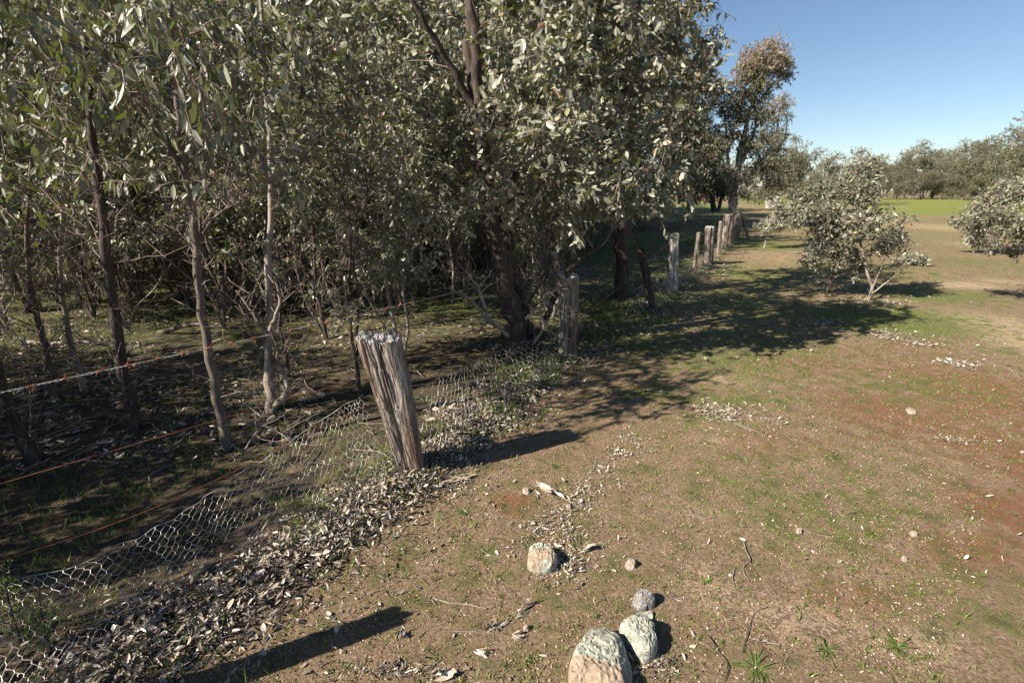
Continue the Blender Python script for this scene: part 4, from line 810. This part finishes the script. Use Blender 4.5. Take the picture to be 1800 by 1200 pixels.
mb = MB(); n = 36000; y = 2.2 + 14 * rng.random(n) ** 1.5; x = np.interp(y, FENCE[:, 1], FENCE[:, 0]) - .3 - 10 * rng.random(n) ** 1.1; k_ = (vn(x * .9, y * .9, 5) > .38) & (np.abs(x) < 1.5 * y + 1)
scatter_litter(mb, x[k_], y[k_], (.025, .08), .02, (.42, .26), .3, 1); tag(mb.obj('leaf_litter', LITTER), 'brown and grey fallen leaves covering the shaded forest floor', 'leaf litter', kind='stuff')
n = 1500; y = 2.6 + 11 * rng.random(n) ** 1.4; x = np.interp(y, FENCE[:, 1], FENCE[:, 0]) - .2 - 9 * rng.random(n); a = rng.random(n) * 6.28; L_ = .08 + .5 * rng.random(n) ** 2.5
u = np.linspace(-.5, .5, 6); P = np.stack([x[:, None] + np.cos(a)[:, None] * L_[:, None] * u, y[:, None] + np.sin(a)[:, None] * L_[:, None] * u, 0 * x[:, None] + 0 * u], -1); P += np.cumsum(rng.normal(size=P.shape) * .012, 1); P[..., 2] = gz(P[..., 0], P[..., 1]) + .012 + .02 * rng.random((n, 1)) + np.abs(P[..., 2]) * .5
mb = MB(); V, Q = tubes(P, (.0015 + .006 * rng.random(n) ** 3)[:, None] * np.linspace(1, .4, 6)[None], 4); mb.add(V, Q, .5, 0); tag(mb.obj('fallen_twigs', STICKM), 'fallen dead twigs littering the thicket floor', 'twigs', kind='stuff')
def heap(px, py, rx, ry, n, label, L=(.02, .06), t=(.65, .2), trail=None):
    mb = MB(); n = int(n * 1.5); L = (L[0] * .45, L[1] * .6); t = (t[0] - .1, t[1] + .06); pts = trail or [(px, py)]
    for (qx, qy) in pts:
        b = blob(qx, qy, rx, ry); m_ = n // len(pts); scatter_litter(mb, b[0] + rng.normal(size=m_) * b[2] * .45 * (1 + (rng.random(m_) < .35)), b[1] + rng.normal(size=m_) * b[3] * .5 * (1 + (rng.random(m_) < .35)), L, .010, t)
    tag(mb.obj('leaf_litter', LITTER), label, 'leaf litter', kind='stuff')
heap(0, 0, 26, 16, 900, 'trail of grey dry leaves leading down to the leaf-ringed rock', trail=[(1110, 770), (1085, 795), (1060, 825), (1035, 860), (1010, 885), (985, 905), (950, 930), (1000, 935)], L=(.015, .05))
heap(985, 985, 48, 26, 420, 'ring of grey dry leaves around the half-buried rock', L=(.015, .05))
heap(1265, 728, 50, 14, 420, 'flat heap of grey dry leaves on the sunny track', L=(.02, .07))
heap(1360, 742, 20, 8, 40, 'small scatter of dry leaves right of the flat heap'); heap(1685, 640, 40, 5, 160, 'whitish heap of dry leaves on the right', L=(.03, .09), t=(.62, .25))
heap(1440, 568, 60, 5, 260, 'thin line of whitish leaves along the sunny grass edge', L=(.03, .1), t=(.62, .25)); heap(1560, 590, 50, 8, 260, 'whitish leaves strewn in green grass', L=(.03, .1), t=(.62, .25)); heap(1620, 605, 50, 8, 120, 'pale leaf scraps between grass and bare tan soil', L=(.03, .09), t=(.62, .25))
heap(1440, 495, 40, 9, 260, 'pale leaves banked at the foot of the smaller young tree', L=(.03, .1), t=(.62, .25)); heap(1530, 530, 90, 6, 300, 'pale leaves under the young forked tree', L=(.03, .1), t=(.7, .2))
heap(1680, 775, 60, 6, 90, 'faint grey leaf scraps in reddish moss', L=(.02, .06), t=(.6, .2)); heap(1150, 1165, 40, 30, 220, 'dry leaves caught between the bottom rocks', L=(.012, .04), t=(.55, .2)); heap(790, 855, 40, 14, 200, 'pale splintered litter at the foot of the nearest post', L=(.02, .06))
heap(1240, 610, 90, 20, 300, 'leaf scraps in the tree shadow on the track', L=(.02, .07), t=(.5, .25)); heap(700, 1180, 100, 14, 200, 'grey litter scraps along the bottom edge', L=(.012, .045), t=(.5, .2))
# scattered single leaves and crumbs over the open soil
mb = MB(); n = 2600; y = .9 + 9 * rng.random(n) ** 1.3; x = -1.2 + (y * 1.25 + 1.2) * rng.random(n); k_ = fence_side(x, y) > .1; scatter_litter(mb, x[k_], y[k_], (.008, .035), .004, (.6, .28), .35)
tag(mb.obj('leaf_litter', LITTER), 'single dry leaf scraps scattered over the open soil', 'leaf litter', kind='stuff')
SOILM, st_, sp_ = mat('soil_crumbs'); a_ = nd(st_, 'ShaderNodeAttribute', attribute_name='tint'); st_.links.new(ramp(st_, a_.outputs['Fac'], [(0, (.06, .04, .028)), (.5, (.20, .135, .09)), (.85, (.42, .29, .20)), (1, (.6, .5, .42))]), sp_.inputs['Base Color']); sp_.inputs['Roughness'].default_value = .95
mb = MB(); n = 75000; y = .9 + 4.8 * rng.random(n) ** 1.4; x = -1.8 + (y * 1.15 + 1.8) * rng.random(n); k_ = fence_side(x, y) > .0; x, y = x[k_], y[k_]; n = len(x)
s_ = .0012 + .0035 * rng.random(n) ** 3; oc = np.array([(1, 0, 0), (0, 1, 0), (-1, 0, 0), (0, -1, 0), (0, 0, 1.)]); V = np.stack([x, y, gz(x, y) + .002], -1)[:, None] + oc[None] * s_[:, None, None] * (.7 + .6 * rng.random((n, 5, 1)))
fo = np.array([(0, 1, 4), (1, 2, 4), (2, 3, 4), (3, 0, 4)]); mb.add(V.reshape(-1, 3), (fo[None] + (np.arange(n) * 5)[:, None, None]).reshape(-1, 3), np.repeat(np.clip(rng.normal(size=n) * .3 + .5, 0, 1), 5), 0)
tag(mb.obj('gravel', SOILM), 'fine gravel and soil crumbs on the open ground', 'gravel', kind='stuff')
def grass(mb, x, y, h=(.02, .06), t=(.5, .2), w=.0022, lean=.45, det=1):
    n = len(x); P = np.stack([x, y, gz(x, y) - .003], -1); D = np.stack([rng.normal(size=n) * lean, rng.normal(size=n) * lean, np.ones(n)], -1); N = rng.normal(size=(n, 3)); N[:, 2] *= .2
    Ls = h[0] + (h[1] - h[0]) * rng.random(n) ** 1.5; V, Fs, mm = blades(P, D, N, Ls, w * (1 + y * .12), .3 * rng.normal(size=n), 0, 0, .3); mb.add(V, Fs, np.repeat(np.clip(t[0] + t[1] * rng.normal(size=n), 0, 1), mm), 0)
mb = MB(); n = 90000; y = 1.8 + 16 * rng.random(n) ** 1.4; x = np.interp(y, FENCE[:, 1], FENCE[:, 0]) + .15 - 11 * rng.random(n) ** 1.3; dn = fbm(x * 1.3, y * 1.3, 8, 2); k_ = (dn > .46) & (np.abs(x) < 1.5 * y + 1)
grass(mb, x[k_], y[k_], (.02, .09), (.45, .2), .004); tag(mb.obj('grass', GRASS), 'short green grass growing under the thicket trees', 'grass', kind='stuff')
mb = MB(); n = 200000; y = .9 + 13 * rng.random(n) ** 1.25; fx = np.interp(y, FENCE[:, 1], FENCE[:, 0]); x = fx + (y * 1.2 - fx + .3) * rng.random(n)
bl_ = lambda lst: np.max([(b_[4]) * bl(x, y, blob(*b_[:4])) for b_ in lst], axis=0)
gm = bl_([(1560, 560, 160, 34, 1), (1300, 705, 150, 22, .7), (1150, 690, 80, 24, .7), (1060, 560, 140, 50, 1), (1480, 480, 220, 26, .6), (1300, 480, 120, 40, .6), (1700, 480, 160, 16, .5), (1350, 620, 150, 50, .5), (1650, 700, 200, 120, .35), (1500, 900, 350, 200, .30), (1250, 850, 300, 200, .15)])
k_ = rng.random(n) < gm * (fbm(x * 2.5, y * 2.5, 3, 2) * 1.6 - .25) + .02; x, y = x[k_], y[k_]; grass(mb, x, y, (.008, .035), (.55, .22), .003, .6)
tag(mb.obj('grass', GRASS), 'sparse low green blades on the sunny track side', 'grass', kind='stuff')
mb = MB(); ns = 2600; y = .95 + 5 * rng.random(ns) ** 1.3; x = -1.0 + (y * 1.2 + 1.0) * rng.random(ns); k_ = fence_side(x, y) > .12; x, y = x[k_], y[k_]; x = np.repeat(x, 5) + rng.normal(size=len(x) * 5) * .006; y = np.repeat(y, 5) + rng.normal(size=len(y) * 5) * .006
grass(mb, x, y, (.01, .04), (.5, .18), .004, .8); tag(mb.obj('weeds', GRASS), 'tiny green seedlings dotted over the brown soil', 'weeds', kind='stuff')
mb = MB(); n = 11000; x, y = band(n, .8, 8, -.1, .3, 1.1); k_ = fbm(x * 4, y * 4, 1, 2) > .5; grass(mb, x[k_], y[k_], (.03, .11), (.5, .18), .004, .4); tag(mb.obj('grass', GRASS), 'taller grass blades poking through the heaped leaves by the netting', 'grass', kind='stuff')
mb = MB(); n = 90000; y = .9 + 9 * rng.random(n) ** 1.35; x = -1.6 + (y * 1.2 + 1.6) * rng.random(n); k_ = (fence_side(x, y) > .05) & (rng.random(n) < fbm(x * 2, y * 2, 6, 3) * 1.5 - .2)
grass(mb, x[k_], y[k_], (.008, .035), (.86, .12), .0022, 3.0); tag(mb.obj('dry_grass', GRASS), 'fine straw and reddish dry stalks lying on the soil', 'dry grass', kind='stuff')
mb = MB(); n = 150000; y = .9 + 6.5 * rng.random(n) ** 1.2; x = -1 + (y * 1.25 + 1) * rng.random(n)
gm = np.max([b_[4] * bl(x, y, blob(*b_[:4])) for b_ in [(1700, 690, 190, 60, 1), (1540, 720, 160, 60, .7), (1790, 820, 130, 90, .8), (1700, 960, 170, 60, .7), (1520, 1045, 120, 36, .7), (1400, 790, 160, 60, .4), (900, 885, 40, 22, 1), (1500, 625, 110, 24, .6), (1620, 620, 120, 26, .5), (1350, 650, 120, 30, .4)]], axis=0)
k_ = rng.random(n) < gm * (fbm(x * 3.5, y * 3.5, 12, 3) * 2.4 - .85); grass(mb, x[k_], y[k_], (.004, .016), (.99, .03), .0045, 1.2)
tag(mb.obj('moss', GRASS), 'patches of short rust-red moss plants on the right-hand ground', 'moss', kind='stuff')
def tuft(px, py, n, L, label, lean=1.3):
    b = onG(px, py); a = rng.random(n) * 6.28; D = np.stack([np.cos(a) * lean, np.sin(a) * lean, .35 + rng.random(n)], -1); N = np.stack([0 * a, 0 * a, 1 + 0 * a], -1) + rng.normal(size=(n, 3)) * .1
    V, Fs, mm = blades(np.zeros((n, 3)) + rng.normal(size=(n, 3)) * .003, D, N, L * (.5 + .6 * rng.random(n)), .0045, -.35, .2, 2); mb = MB(); mb.add(V, Fs, np.repeat(.3 + .25 * rng.random(n), mm), 0); tag(mb.obj('grass_tuft', GRASS, None, tuple(b)), label, 'grass tuft')
tuft(1330, 1172, 26, .10, 'spiky green rosette of grass at the bottom edge, leftmost of three'); tuft(1452, 1138, 22, .08, 'small spiky grass rosette with grey scraps beside it, middle of three'); tuft(1578, 1136, 24, .085, 'spiky grass rosette furthest right at the bottom')
tuft(815, 905, 22, .05, 'small green grass tuft near the reddish soil spot', .8); tuft(975, 820, 26, .05, 'small grass tuft above the bark slab', .9); tuft(1240, 1020, 14, .04, 'tiny seedling tuft above the rocks', .9)
# wispy weed at the left edge
def sprig(px, py, h, label, seed):
    b = onG(px, py); rg_ = np.random.default_rng(seed); st = np.array([(0, 0, -.02, .003), (.01, 0, h * .5, .0025), (.03, .01, h, .001)]); ms = tree_meshes('w', [st], [(.01, 0, h * .55, .05, .05, h * .4)], 26, .014, .4, (3, 7), .04, 0, BARK_MID, GRASS, (.5, .2), .1, seed, 0, lowr=.002, minz=.02)
    put_tree('weed', ms, tuple(b), label=label, cat='weed', parts=('stem', 'foliage'))
sprig(38, 1130, .36, 'wispy upright weed behind the netting at the left edge', 51); sprig(92, 1150, .28, 'second wispy weed behind the netting, right of the taller one', 52)
